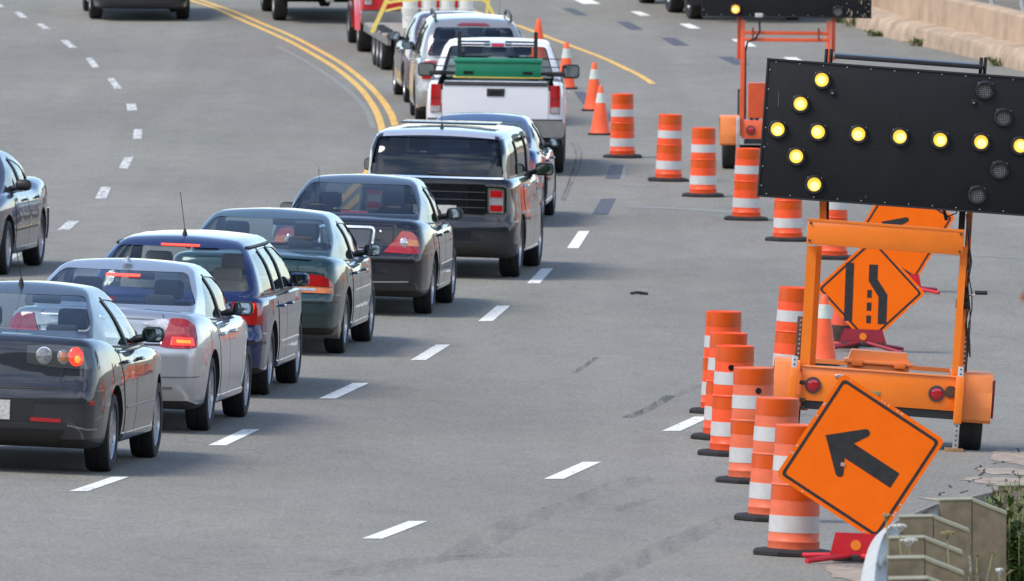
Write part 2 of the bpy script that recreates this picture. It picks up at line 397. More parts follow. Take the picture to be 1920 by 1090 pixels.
for d in [(-10, 498, 30, 476, 26), (119, 432, 138, 415, 23), (189, 373, 199, 351, 21), (231, 317, 242, 295, 18), (257, 261, 259, 243, 17), (248, 208, 246, 195, 19), (222, 167, 207, 147, 14), (180, 127, 166, 109, 14),
          (137, 90, 120, 76, 15), (88, 55, 73, 45, 13), (45, 34, 32, 23, 14), (4, 14, -12, 4, 13), (-170, 600, -110, 570, 28)]: dash(b, *d)
kind(b.build('far_lane_dashes', M_WORN), 'structure')
b = MB()
for d in [(1124, 403, 1141, 373, 30), (1148, 336, 1156, 310, 28), (1092, 29, 1064, 16, 22), (1194, 56, 1168, 41, 26), (1278, 86, 1252, 71, 28), (1392, 122, 1360, 107, 30), (1104, 196, 1086, 172, 22), (1145, 228, 1140, 212, 24)]: dash(b, *d)
kind(b.build('blacked_out_dashes', M_DARK), 'structure')
b = MB()
for d in [(1111, 404, 1131, 372, 10), (1136, 337, 1146, 309, 8), (1167, 337, 1174, 309, 8), (1060, 26, 1040, 16, 8)]: dash(b, *d, zo=.0035)
strip_mesh(b, [at(1180, 388), at(1290, 392), at(1400, 400)], .5, .0025)
strip_mesh(b, [at(1170, 347), at(1222, 350)], .35, .0025)
strip_mesh(b, [at(1165, 262), at(1235, 262)], .35, .0025)
strip_mesh(b, [at(1745, 478), at(1830, 480), at(1935, 486)], .18, .003)
strip_mesh(b, [at(*q) for q in ((520, 88), (560, 108), (600, 132), (640, 160), (670, 186), (690, 212), (700, 240))], .10, .002)
kind(b.build('scraped_off_paint', M_PALE), 'structure')
def pl(pts): return [at(*p) for p in pts]
b = MB()
LY = [(330, -8), (359, 2), (401, 15), (437, 31), (474, 47), (510, 63), (547, 80), (583, 100), (620, 122), (649, 143), (674, 165), (692, 187), (706, 211), (714, 233), (717, 255), (712, 280), (700, 305), (680, 335), (640, 375), (560, 440), (440, 512), (307, 590), (150, 665), (-60, 750)]
RY = [(345, -9), (374, 0), (419, 15), (456, 29), (492, 45), (529, 60), (565, 77), (602, 97), (638, 118), (664, 137), (690, 159), (714, 185), (731, 210), (740, 233), (743, 255), (738, 280), (726, 305), (706, 335), (668, 375), (588, 440), (470, 512), (340, 590), (184, 665), (-25, 750)]
strip_mesh(b, pl(LY), .115); strip_mesh(b, pl(RY), .115)
strip_mesh(b, pl([(820, -2), (880, 18), (930, 37), (975, 50), (1035, 73), (1080, 90), (1130, 109), (1175, 130), (1205, 145), (1224, 158)]), .12)
kind(b.build('yellow_lines', M_YEL), 'structure')
b = MB()
strip_mesh(b, pl([(1072, 268), (1080, 285), (1079, 305), (1071, 330), (1062, 355), (1052, 378)]), .035, .003)
strip_mesh(b, pl([(1082, 268), (1090, 285), (1088, 305), (1079, 330), (1068, 355), (1058, 378)]), .03, .003)
strip_mesh(b, pl([(1075, 700), (1098, 686), (1118, 671)]), .06, .003)
strip_mesh(b, pl([(1175, 784), (1215, 768), (1258, 742)]), .11, .003)
kind(b.build('skid_marks', M_SKID), 'structure')
b = MB()
strip_mesh(b, pl([(860, 1045), (960, 985), (1080, 945), (1200, 895)]), .30, .003)
strip_mesh(b, pl([(1080, 1100), (1200, 1050), (1330, 990), (1420, 960)]), .26, .003)
strip_mesh(b, pl([(1140, 962), (1180, 950), (1215, 936)]), .12, .003)
strip_mesh(b, pl([(1250, 750), (1320, 722), (1390, 700)]), .10, .003)
strip_mesh(b, pl([(640, 1080), (800, 1050), (980, 1040)]), .35, .003)
strip_mesh(b, pl([(1780, 740), (1850, 742), (1930, 744)]), .06, .003)
strip_mesh(b, pl([(1770, 622), (1830, 626), (1925, 640)]), .12, .003)
kind(b.build('tyre_scuffs', M_FAINT), 'structure')
# wooded hills added unseen behind the camera to darken reflections in the car backs
def added_dark_hills():
    b = MB(); rr = random.Random(4); g = {}
    xs = rng(-420, 420, 60); ys = rng(-230, -40, 18)
    for i, x in enumerate(xs):
        for j, y in enumerate(ys):
            t = math.sin(math.pi * min(1, (j / 18) * 1.0 + .0)) ** .7 if 0 < j < 18 else 0
            h = (62 + 14 * math.sin(x * .013) + 8 * math.sin(x * .041 + 1) + rr.uniform(-4.5, 4.5)) * t
            g[i, j] = b._v((x + rr.uniform(-4, 4), y + rr.uniform(-4, 4), h - 1.0))
    for i in range(60):
        for j in range(18): b.bm.faces.new((g[i, j], g[i + 1, j], g[i + 1, j + 1], g[i, j + 1]))
    kind(b.build('added_dark_hills', mat('added dark hillside', (.05, .075, .03), .95, noise=.7, nscale=.12), smooth_=False), 'structure')
added_dark_hills()
# a scrap of rubber on the road
b = MB(); P = at(1198, 553)
b.tube([(-.09, .02, .015), (-.03, -.04, .03), (.03, .03, .02), (.10, 0, .012)], .018, 6)
o = b.build('road_debris', mat('black rubber', (.02, .02, .02), .85)); o.location = P; tag(o, 'small twisted scrap of black debris lying alone on the asphalt', 'debris')
# sandy patches and cracked lumps at the shoulder
def blob(b, cx, cy, rx, ry, zo, n=26, seed=1):
    rr = random.Random(seed); c = at(cx, cy); ph = [rr.uniform(0, 6.28) for _ in range(4)]
    ring = []
    for k in range(n):
        a = 2 * math.pi * k / n; q = 1 + .22 * math.sin(2 * a + ph[0]) + .15 * math.sin(5 * a + ph[1]) + .1 * math.sin(9 * a + ph[2])
        ring.append(b._v(flat(Vector((c.x + math.cos(a) * rx * q, c.y + math.sin(a) * ry * q, 0)), zo)))
    b.cap(ring)
b = MB()
for a in [(1905, 858, .18, 1.6, .004, 26, 3), (1890, 885, .22, .7, .004, 26, 4), (1850, 902, .22, .45, .004, 26, 5), (1900, 905, .3, .6, .004, 26, 6), (1790, 938, .22, .35, .004, 26, 8),
          (1600, 1078, .17, 1.1, .004, 26, 9), (1630, 1085, .2, .9, .0045, 26, 10)]: blob(b, *a)
kind(b.build('sandy_patches', M_GRIT), 'structure')
b = MB()
for px, py, ln in [(1818, 905, 1), (1835, 893, 1.2), (1862, 870, 1.4), (1800, 925, .8), (1870, 905, 1), (1760, 930, .7), (1895, 850, 1.5), (1780, 915, .6), (1740, 965, .8), (1850, 912, .9), (1828, 880, .8), (1905, 892, .8)]:
    rr = random.Random(px); p = at(px, py); pts = [p]
    for k in range(7): p = p + Vector((rr.uniform(-.015, .075), rr.uniform(-.12, .55), 0)) * ln * .45; pts.append(p)
    strip_mesh(b, pts, .018, .0055, .15)
kind(b.build('asphalt_cracks', mat('dark crack', (.03, .028, .026), .95)), 'structure')

# ------------------------------------------------------------------ drums and cones
def orange(name, col, rough=.45, g=.35):
    return mat(name, col, rough, noise=.14, nscale=5, grime=min(1, g + .12), spec=.4)
O_PLAS = orange('orange drum plastic', (.86, .088, .018), .42, .25)
O_PLAS2 = orange('faded salmon drum plastic', (.74, .145, .06), .5, .3)
O_SHEET = orange('dark orange reflective sheeting', (.62, .075, .0), .35, .25)
W_SHEET = mat('white reflective sheeting', (.53, .52, .50), .4, noise=.1, nscale=12, grime=.18)
RUB = mat('black rubber base', (.018, .018, .018), .8, noise=.4, nscale=9, bump=.2)
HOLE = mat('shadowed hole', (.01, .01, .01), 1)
def make_drum(plas, label, group='striped traffic drums', holes=0, seed=0):
    t = empty('traffic_drum', Matrix.Identity(4), label, 'traffic drum', group)
    H = .955; z0 = .045
    # radius by height: two stacked tiers with a small ledge
    def rad(f):  # f from top
        return (.163 + .012 * f / .475) if f < .475 else (.176 + .012 * (f - .475) / .525)
    pr = [(.0, H - .012), (.14, H - .012), (.153, H - .006), (.160, H + .001), (.166, H - .004)]
    for f in (.02, .15, .25, .37, .46): pr.append((rad(f), H - (H - z0) * f))
    pr += [(.174, H - (H - z0) * .466), (.181, H - (H - z0) * .474), (.181, H - (H - z0) * .484), (.177, H - (H - z0) * .488)]
    for f in (.6, .725, .86, .925): pr.append((rad(f), H - (H - z0) * f))
    pr += [(.192, H - (H - z0) * .93), (.192, H - (H - z0) * .94), (.189, H - (H - z0) * .945), (.191, z0 + .01), (.19, z0)]
    MB().lathe(pr, 40).build('barrel', plas, t, angle=50)
    for nm, f0, f1, mt_ in (('orange_band', .012, .15, O_SHEET), ('white_band', .25, .37, W_SHEET), ('orange_band', .495, .60, O_SHEET), ('white_band', .725, .86, W_SHEET)):
        a, c = H - (H - z0) * f0, H - (H - z0) * f1
        MB().lathe([(rad(f0) - .01, a), (rad(f0) + .0025, a), (rad(f1) + .0025, c), (rad(f1) - .01, c)], 40, close=False).build(nm, mt_, t, angle=50)
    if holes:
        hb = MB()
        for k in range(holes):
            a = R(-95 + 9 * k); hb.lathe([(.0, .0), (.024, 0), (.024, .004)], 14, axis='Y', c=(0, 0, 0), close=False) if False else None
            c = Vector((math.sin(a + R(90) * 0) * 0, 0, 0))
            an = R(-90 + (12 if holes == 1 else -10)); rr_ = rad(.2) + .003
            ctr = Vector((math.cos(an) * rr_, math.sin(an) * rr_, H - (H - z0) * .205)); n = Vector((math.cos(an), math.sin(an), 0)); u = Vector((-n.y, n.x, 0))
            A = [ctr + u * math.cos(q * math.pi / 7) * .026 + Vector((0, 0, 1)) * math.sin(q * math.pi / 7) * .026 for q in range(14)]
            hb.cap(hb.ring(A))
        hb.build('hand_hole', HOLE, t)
    rb = MB(); octo = lambda r, z: [(math.cos(R(22.5 + 45 * k)) * r * 1.0, math.sin(R(22.5 + 45 * k)) * r * .9, z) for k in range(8)]
    prev = None
    for r, z in ((.29, .0), (.315, .006), (.315, .03), (.29, .045), (.21, .055), (.19, .052)):
        cur = rb.ring(octo(r, z)); 
        if prev: rb.bridge(prev, cur)
        else: rb.cap(cur[::-1])
        prev = cur
    rb.cap(prev); rb.build('rubber_base', RUB, t, angle=40)
    return t
D_FAR = [((1167, 299), 2, 'farthest striped drum, beside the two nearest small cones'),
         ((1253, 343), -20, 'striped drum second from the far end of the curving line'),
         ((1318, 372), 10, 'striped drum third in the curving line, left of the far arrow trailer wheel'),
         ((1399, 416), 30, 'striped drum partly hidden by the left edge of the near arrow board'),
         ((1477, 455), 5, 'striped drum with its top cut off by the bottom edge of the arrow board'),
         ((1560, 489), 0, 'striped drum behind the orange post and the lane shift sign')]
D_NEAR = [((1351, 780), 15, 'striped drum at the back of the near cluster, where a white dash ends'),
          ((1357, 829), 40, 'striped drum second from the back of the near cluster, only its left edge showing'),
          ((1371, 859), 0, 'striped drum with a dark round spot below its top band'),
          ((1408, 910), -15, 'faded striped drum with a see-through hole near its top'),
          ((1447, 981), 25, 'faded striped drum just left of the nearest one'),
          ((1487, 1046), 5, 'nearest and largest striped drum, half covered by the tilted arrow sign'),
          ((1482, 724), 60, 'striped drum standing behind the left fender of the near arrow trailer')]
dr_a = make_drum(O_PLAS, '', holes=0); dr_b = make_drum(O_PLAS2, '', holes=0); dr_c = make_drum(O_PLAS, '', holes=2); dr_d = make_drum(O_PLAS2, '', holes=1)
used = set()
def put(proto, M, lab):
    if proto.name not in used:
        used.add(proto.name); proto.matrix_world = M; proto['label'] = lab; return proto
    return copy_tree(proto, M, lab)
for i, ((px, py), yaw, lab) in enumerate(D_FAR):
    P = at(px, py - 3); put(dr_a, frame(P, yaw * .1, (-.8, .9, -.3, .6, -.6, .4)[i % 6]), lab)
for i, ((px, py), yaw, lab) in enumerate(D_NEAR):
    P = at(px, py - 4); put({2: dr_c, 3: dr_d, 4: dr_b, 5: dr_b}.get(i, dr_a), frame(P, yaw * .1, {0: -.5, 1: .5, 2: -.3, 3: -.9, 4: .5, 6: 1.0}.get(i, 0)), lab)

C_OR = orange('fluorescent orange cone vinyl', (.92, .115, .03), .5, .2); C_DIRT = orange('grimy cone vinyl', (.72, .09, .04), .7, .95)
C_COL = mat('pale cone collar', (.55, .60, .52), .4, noise=.15, nscale=15)
def make_cone(label, body=C_OR, H=.76, collar=True, group='traffic cones', soot=False):
    t = empty('traffic_cone', Matrix.Identity(4), label, 'traffic cone', group)
    rb = lambda z: .155 - (.155 - .032) * (z - .03) / (H - .03)
    pr = [(.165, .03), (.158, .045)] + [(rb(z), z) for z in (.06, .2, .4, .6 * H, .8 * H, H - .01)] + [(.024, H), (.0, H)]
    pr = [(rb(.06) + .012, .03)] + pr[1:]
    MB().lathe(pr, 28).build('cone_body', body, t, angle=40)
    if collar:
        a, c = H * .86, H * .66
        MB().lathe([(rb(a) - .008, a), (rb(a) + .003, a), (rb(c) + .003, c), (rb(c) - .008, c)], 28, close=False).build('collar', C_COL, t)
    if soot:
        MB().lathe([(rb(.24) - .01, .24), (rb(.24) + .0022, .24), (rb(.07) + .0022, .07), (rb(.07) - .01, .07)], 28, close=False).build('soot_smear', mat('sooty smear', (.05, .03, .028), .9, noise=.6, nscale=9), t)
    MB().box((0, 0, .016), (.36, .36, .032), .012).build('rubber_base', RUB, t)
    return t
cn = make_cone(''); 
for (px, py), h, lab in [((1113, 208), .79, 'orange cone with a pale collar between two other cones right of the white pickup'),
                         ((1125, 253), .76, 'nearest of the small orange cones, beside the farthest striped drum'),
                         ((1061, 167), .80, 'orange cone with a white collar directly behind the white pickup mirror')]:
    M = frame(at(px, py), 4); put(cn, M @ Matrix.Scale(h / .76, 4), lab)
c2 = make_cone('plain orange cone tip seen above the silver SUV roof', collar=False, H=.74); c2.matrix_world = frame(at(1009, 112), 0)
c3 = make_cone('orange cone with pale green collar behind the left post of the near arrow trailer', H=.72); c3.matrix_world = frame(at(1541, 684), 8)
c4 = make_cone('dirty blackened orange cone behind the lane shift sign', C_DIRT, H=.72, collar=False, soot=True); c4.matrix_world = frame(at(1577, 652), 0)
# ------------------------------------------------------------------ vehicles
def grid_vals(n, e=.18):            # denser towards the ends
    return [(-math.cos(math.pi * i / n)) * e + (2 * i / n - 1) * (1 - e) for i in range(n + 1)]
def hull_mesh(S, na=18, nb=44, nc=14, inset=0.0):
    """closed rounded solid: S has top(y) bot(y) rear(z) front(z) plan(y) sec(z), half width hw, roundings ra rb rc"""
    A, B, Cc = grid_vals(na), grid_vals(nb), grid_vals(nc); ra, rb, rc = S['r']
    vid = {}; verts = []; faces = []
    def mapv(a, b, c):
        ia, ib, ic = (max(-1 + ra, min(1 - ra, a)), max(-1 + rb, min(1 - rb, b)), max(-1 + rc, min(1 - rc, c)))
        d = Vector(((a - ia) / ra, (b - ib) / rb, (c - ic) / rc))
        if d.length > 1e-6:
            l = max(abs(d.x), abs(d.y), abs(d.z)); d = d.normalized() * l
        a, b, c = ia + d.x * ra, ib + d.y * rb, ic + d.z * rc
        ym = (b + 1) / 2 * S['L']; z = 0
        for _ in range(4):
            t = (c + 1) / 2; zb, zt = table(S['bot'], ym) + inset, table(S['top'], ym) - inset
            zt -= S.get('crown', .03) * a * a
            z = lerp(zb, zt, t)
            y0, y1 = table(S['rear'], z) + inset, table(S['front'], z) - inset
            bow = S.get('bow', .06) * a * a
            y = lerp(y0 + bow, y1 - bow * 1.5, (b + 1) / 2); ym = y
        x = a * (S['hw'] - inset) * table(S['plan'], y) * table(S['sec'], z)
        return (x, y, z)
    def V(i, j, k):
        if (i, j, k) not in vid:
            vid[i, j, k] = len(verts); verts.append(mapv(A[i], B[j], Cc[k]))
        return vid[i, j, k]
    for j in range(nb):
        for k in range(nc):
            faces.append((V(0, j, k), V(0, j, k + 1), V(0, j + 1, k + 1), V(0, j + 1, k)))
            faces.append((V(na, j, k), V(na, j + 1, k), V(na, j + 1, k + 1), V(na, j, k + 1)))
    for i in range(na):
        for k in range(nc):
            faces.append((V(i, 0, k), V(i + 1, 0, k), V(i + 1, 0, k + 1), V(i, 0, k + 1)))
            faces.append((V(i, nb, k), V(i, nb, k + 1), V(i + 1, nb, k + 1), V(i + 1, nb, k)))
        for j in range(nb):
            faces.append((V(i, j, 0), V(i, j + 1, 0), V(i + 1, j + 1, 0), V(i + 1, j, 0)))
            faces.append((V(i, j, nc), V(i + 1, j, nc), V(i + 1, j + 1, nc), V(i, j + 1, nc)))
    me = bpy.data.meshes.new('hull'); me.from_pydata(verts, [], faces); me.update()
    return me
def smooth_table(tb, n=40):         # monotone-ish resample so profiles are curves, not polylines
    xs = [p[0] for p in tb]; ys = [p[1] for p in tb]; N = len(tb)
    if N < 3: return tb
    d = [(ys[i + 1] - ys[i]) / (xs[i + 1] - xs[i]) for i in range(N - 1)]
    m = [d[0]] + [0 if d[i - 1] * d[i] <= 0 else 2 * d[i - 1] * d[i] / (d[i - 1] + d[i]) for i in range(1, N - 1)] + [d[-1]]
    out = []
    for i in range(N - 1):
        h = xs[i + 1] - xs[i]; k_ = max(2, int(n * h / (xs[-1] - xs[0])) + 1)
        for k in range(k_):
            t = k / k_
            out.append((xs[i] + h * t, (2 * t ** 3 - 3 * t * t + 1) * ys[i] + (t ** 3 - 2 * t * t + t) * h * m[i] + (-2 * t ** 3 + 3 * t * t) * ys[i + 1] + (t ** 3 - t * t) * h * m[i + 1]))
    return out + [tb[-1]]
def S_(L, hw, top, bot, rear, front, plan, sec, r, crown=.03, bow=.06, na=18, nb=44, nc=14):
    return dict(L=L, hw=hw, top=smooth_table(top), bot=smooth_table(bot), rear=smooth_table(rear), front=smooth_table(front), plan=smooth_table(plan), sec=smooth_table(sec), r=r, crown=crown, bow=bow)
def boolean(me, ops):
    o = bpy.data.objects.new('tmp', me); COL.objects.link(o); tmp = [o]
    for op, cut in ops:
        c = bpy.data.objects.new('tmpcut', cut); COL.objects.link(c); tmp.append(c)
        md = o.modifiers.new('b', 'BOOLEAN'); md.operation = op; md.object = c
        try: md.solver = 'MANIFOLD'
        except Exception: md.solver = 'EXACT'
    dg = bpy.context.evaluated_depsgraph_get(); dg.update()
    res = bpy.data.meshes.new_from_object(o.evaluated_get(dg))
    for t in tmp: bpy.data.objects.remove(t)
    return res
def prism_mesh(items):               # items: (poly, o, u, v, w)
    b = MB()
    for it in items: b.prism(*it)
    bmesh.ops.recalc_face_normals(b.bm, faces=b.bm.faces[:])
    me = bpy.data.meshes.new('cut'); b.bm.to_mesh(me); b.bm.free(); return me
def bvh_of(me): return BVHTree.FromPolygons([v.co.copy() for v in me.vertices], [tuple(p.vertices) for p in me.polygons])
def resample(pts, n):
    P = [Vector(p) for p in pts]; L = [0]
    for a, b_ in zip(P, P[1:]): L.append(L[-1] + (b_ - a).length)
    out = []; 
    for i in range(n + 1):
        t = L[-1] * i / n; k = 0
        while k < len(P) - 2 and L[k + 1] < t: k += 1
        seg = L[k + 1] - L[k]; out.append(P[k].lerp(P[k + 1], 0 if seg < 1e-9 else (t - L[k]) / seg))
    return out
class Caster:
    def __init__(s, bvh, hw, yc=1.3): s.bvh, s.hw, s.yc = bvh, hw, yc
    def cast(s, k, u, v):
        if k == 'rear':
            T = Vector((u, 0, v)) if abs(u) <= s.hw else Vector((math.copysign(s.hw, u), abs(u) - s.hw, v))
            C = Vector((0, s.yc, v)); d = (T - C).normalized(); o = C + d * 4; r = -d
        elif k == 'back': o, r = Vector((u, -3, v)), Vector((0, 1, 0))
        elif k == 'right': o, r = Vector((3, u, v)), Vector((-1, 0, 0))
        elif k == 'left': o, r = Vector((-3, u, v)), Vector((1, 0, 0))
        elif k == 'front': o, r = Vector((u, 9, v)), Vector((0, -1, 0))
        else: o, r = Vector((u, v, 4)), Vector((0, 0, -1))
        h = s.bvh.ray_cast(o, r)
        return (h[0], -r) if h[0] is not None else (None, -r)
    def patch(s, b, k, top, bot, off=.004, n=14, m=6, depth=.012, mi=0):
        top, bot = resample(top, n), resample(bot, n); O, I = [], []; last = None
        for i in range(n + 1):
            ro, ri = [], []
            for j in range(m + 1):
                p = top[i].lerp(bot[i], j / m); h, d = s.cast(k, p.x, p.y)
                if h is None: h = last if last is not None else Vector((0, 0, 0))
                last = h; ro.append(b._v(h + d * off)); ri.append(b._v(h - d * depth))
            O.append(ro); I.append(ri)
        F = b.bm.faces.new
        fs = []
        for i in range(n):
            for j in range(m):
                fs.append(F((O[i][j], O[i + 1][j], O[i + 1][j + 1], O[i][j + 1]))); fs.append(F((I[i][j], I[i][j + 1], I[i + 1][j + 1], I[i + 1][j])))
            fs.append(F((O[i][0], I[i][0], I[i + 1][0], O[i + 1][0]))); fs.append(F((O[i][m], O[i + 1][m], I[i + 1][m], I[i][m])))
        for j in range(m):
            fs.append(F((O[0][j], O[0][j + 1], I[0][j + 1], I[0][j]))); fs.append(F((O[n][j], I[n][j], I[n][j + 1], O[n][j + 1])))
        for f in fs: f.material_index = mi
        return b
    def line(s, b, k, pts, wd=.008, off=.0015, depth=.004):     # thin strip along a polyline given in the patch plane
        P = [Vector(p) for p in pts]; L, Rr = [], []
        q = resample(pts, max(10, int(sum((b_ - a).length for a, b_ in zip(P, P[1:])) / (.03 if k != 'right' and k != 'left' else .06))))
        for i, p in enumerate(q):
            d = (q[min(i + 1, len(q) - 1)] - q[max(i - 1, 0)]).normalized(); nrm = Vector((-d.y, d.x)) * wd / 2
            L.append(p + nrm); Rr.append(p - nrm)
        return s.patch(b, k, L, Rr, off, len(q) - 1, 1, depth)

BLK = mat('black trim plastic', (.016, .016, .017), .5, noise=.2, nscale=10)
GLOSSBLK = mat('gloss black trim', (.008, .008, .009), .12, coat=.6)
UNDER = mat('dirty underbody', (.02, .019, .018), .9, noise=.4, nscale=6)
INTER = mat('grey cabin lining', (.11, .11, .115), .85)
SEATD = mat('charcoal seat cloth', (.05, .052, .058), .9); SEATB = mat('beige seat cloth', (.42, .37, .28), .9); SEATG = mat('grey seat cloth', (.16, .16, .16), .9)
TYRE = mat('tyre rubber', (.016, .016, .016), .75, noise=.35, nscale=7, bump=.3)
RIM = mat('alloy rim', (.52, .53, .55), .32, metal=.8, noise=.15, nscale=9, grime=.3)
STEEL = mat('dull steel wheel', (.30, .30, .31), .5, metal=.6, grime=.5)
HUBW = mat('white painted hub', (.62, .60, .55), .5, grime=.5)
CHROME = mat('chrome', (.80, .81, .83), .12, metal=1.0)
DCHROME = mat('weathered chrome bumper', (.55, .55, .55), .25, metal=.95, noise=.2, nscale=5, grime=.5)
RED = mat('red lamp lens', (.40, .006, .010), .12, coat=1.0, noise=.25, nscale=30)
DRED = mat('deep red lamp lens', (.22, .008, .012), .12, coat=1.0, noise=.25, nscale=30)
REDL = mat('lit red brake lamp', (.75, .02, .01), .2, coat=1.0, emit=(1, .035, .012), estr=.9)
HOT = mat('lit brake bulb', (1, .06, .03), .3, emit=(1, .045, .018), estr=1.25); BULB = mat('hot brake filament', (1, .2, .03), .3, emit=(1, .14, .02), estr=1.2)
AMBER = mat('amber lamp lens', (.62, .17, .03), .15, coat=1.0, noise=.25, nscale=30)
CLEAR = mat('clear lamp lens', (.55, .55, .56), .12, metal=.5, coat=1.0, noise=.35, nscale=25)
MIRG = mat('mirror glass', (.42, .48, .48), .03, metal=1.0)
PLATE = mat('white number plate', (.55, .53, .50), .5, noise=.35, nscale=45)
RLAMP = mat('clear round lamp', (.20, .20, .21), .12, coat=1.0, noise=.4, nscale=40)
G_DARK = glass('dark tinted glass', (.30, .32, .36)); G_MED = glass('green tinted glass', (.72, .80, .79)); G_BLUE = glass('blue grey tinted glass', (.74, .80, .86)); G_PRIV = glass('privacy glass', (.06, .06, .065))

def wheel(root, x, y, r, wd, side, spokes=5, rim=RIM, rimr=.66, closed=False, name='wheel'):
    """a wheel (> tyre, rim, hub); side +1 = outer face towards +X"""
    h = bpy.data.objects.new(name, None); COL.objects.link(h); h.parent = root; h.location = (x, y, r); h.empty_display_size = .1
    t = MB(); o = wd / 2; rr = r * rimr
    prf = [(rr, -o * .8), (rr + .015, -o * .96), (r * .86, -o), (r * .955, -o * .93), (r * .99, -o * .72), (r, -o * .4), (r, -.012), (r * .985, -.008), (r * .985, .008), (r, .012), (r, o * .4), (r * .99, o * .72), (r * .955, o * .93), (r * .86, o), (rr + .015, o * .96), (rr, o * .8), (rr, -o * .8)]
    t.lathe(prf, 40, axis='X', close=False).build('tyre', TYRE, h, angle=25)
    b = MB(); s = side
    b.lathe([(rr + .002, -o * .8), (rr * .96, -o * .5), (rr * .93, o * .2 * s)] if s < 0 else [(rr + .002, -o * .8), (rr * .94, -o * .4), (rr * .93, o * .3)], 36, axis='X', close=False)
    b.lathe([(rr * .93, s * o * .55), (rr * 1.01, s * o * .86), (rr * 1.01, s * o * .74), (rr * .9, s * o * .4)], 36, axis='X', close=False)
    if closed:
        b.lathe([(rr * .95, s * o * .62), (rr * .8, s * o * .50), (rr * .45, s * o * .45), (rr * .3, s * o * .75), (0, s * o * .78)], 30, axis='X', close=False)
    else:
        b.lathe([(0, s * o * .74), (rr * .22, s * o * .70), (rr * .24, s * o * .45), (0, s * o * .4)], 20, axis='X', close=False)
        for k in range(spokes):
            a = 2 * math.pi * k / spokes + .3
            for da in ((-.09, .09) if spokes <= 6 else (0,)):
                u = Vector((0, math.cos(a + da), math.sin(a + da))); vv = Vector((0, -math.sin(a + da), math.cos(a + da))); wv = .022 if spokes <= 6 else .026
                poly = [(rr * .12, -wv * .9), (rr * .97, -wv), (rr * .97, wv), (rr * .12, wv * .9)]
                b.prism(poly, (s * o * .46, 0, 0), u, vv, (s * .028, 0, 0))
    b.build('rim', rim, h, angle=30)
    MB().lathe([(0, s * o * .18), (rr * .9, s * o * .12), (rr * .9, s * o * .05), (0, 0)], 20, axis='X', close=False).build('brake_disc', STEEL if not closed else UNDER, h)
    return h

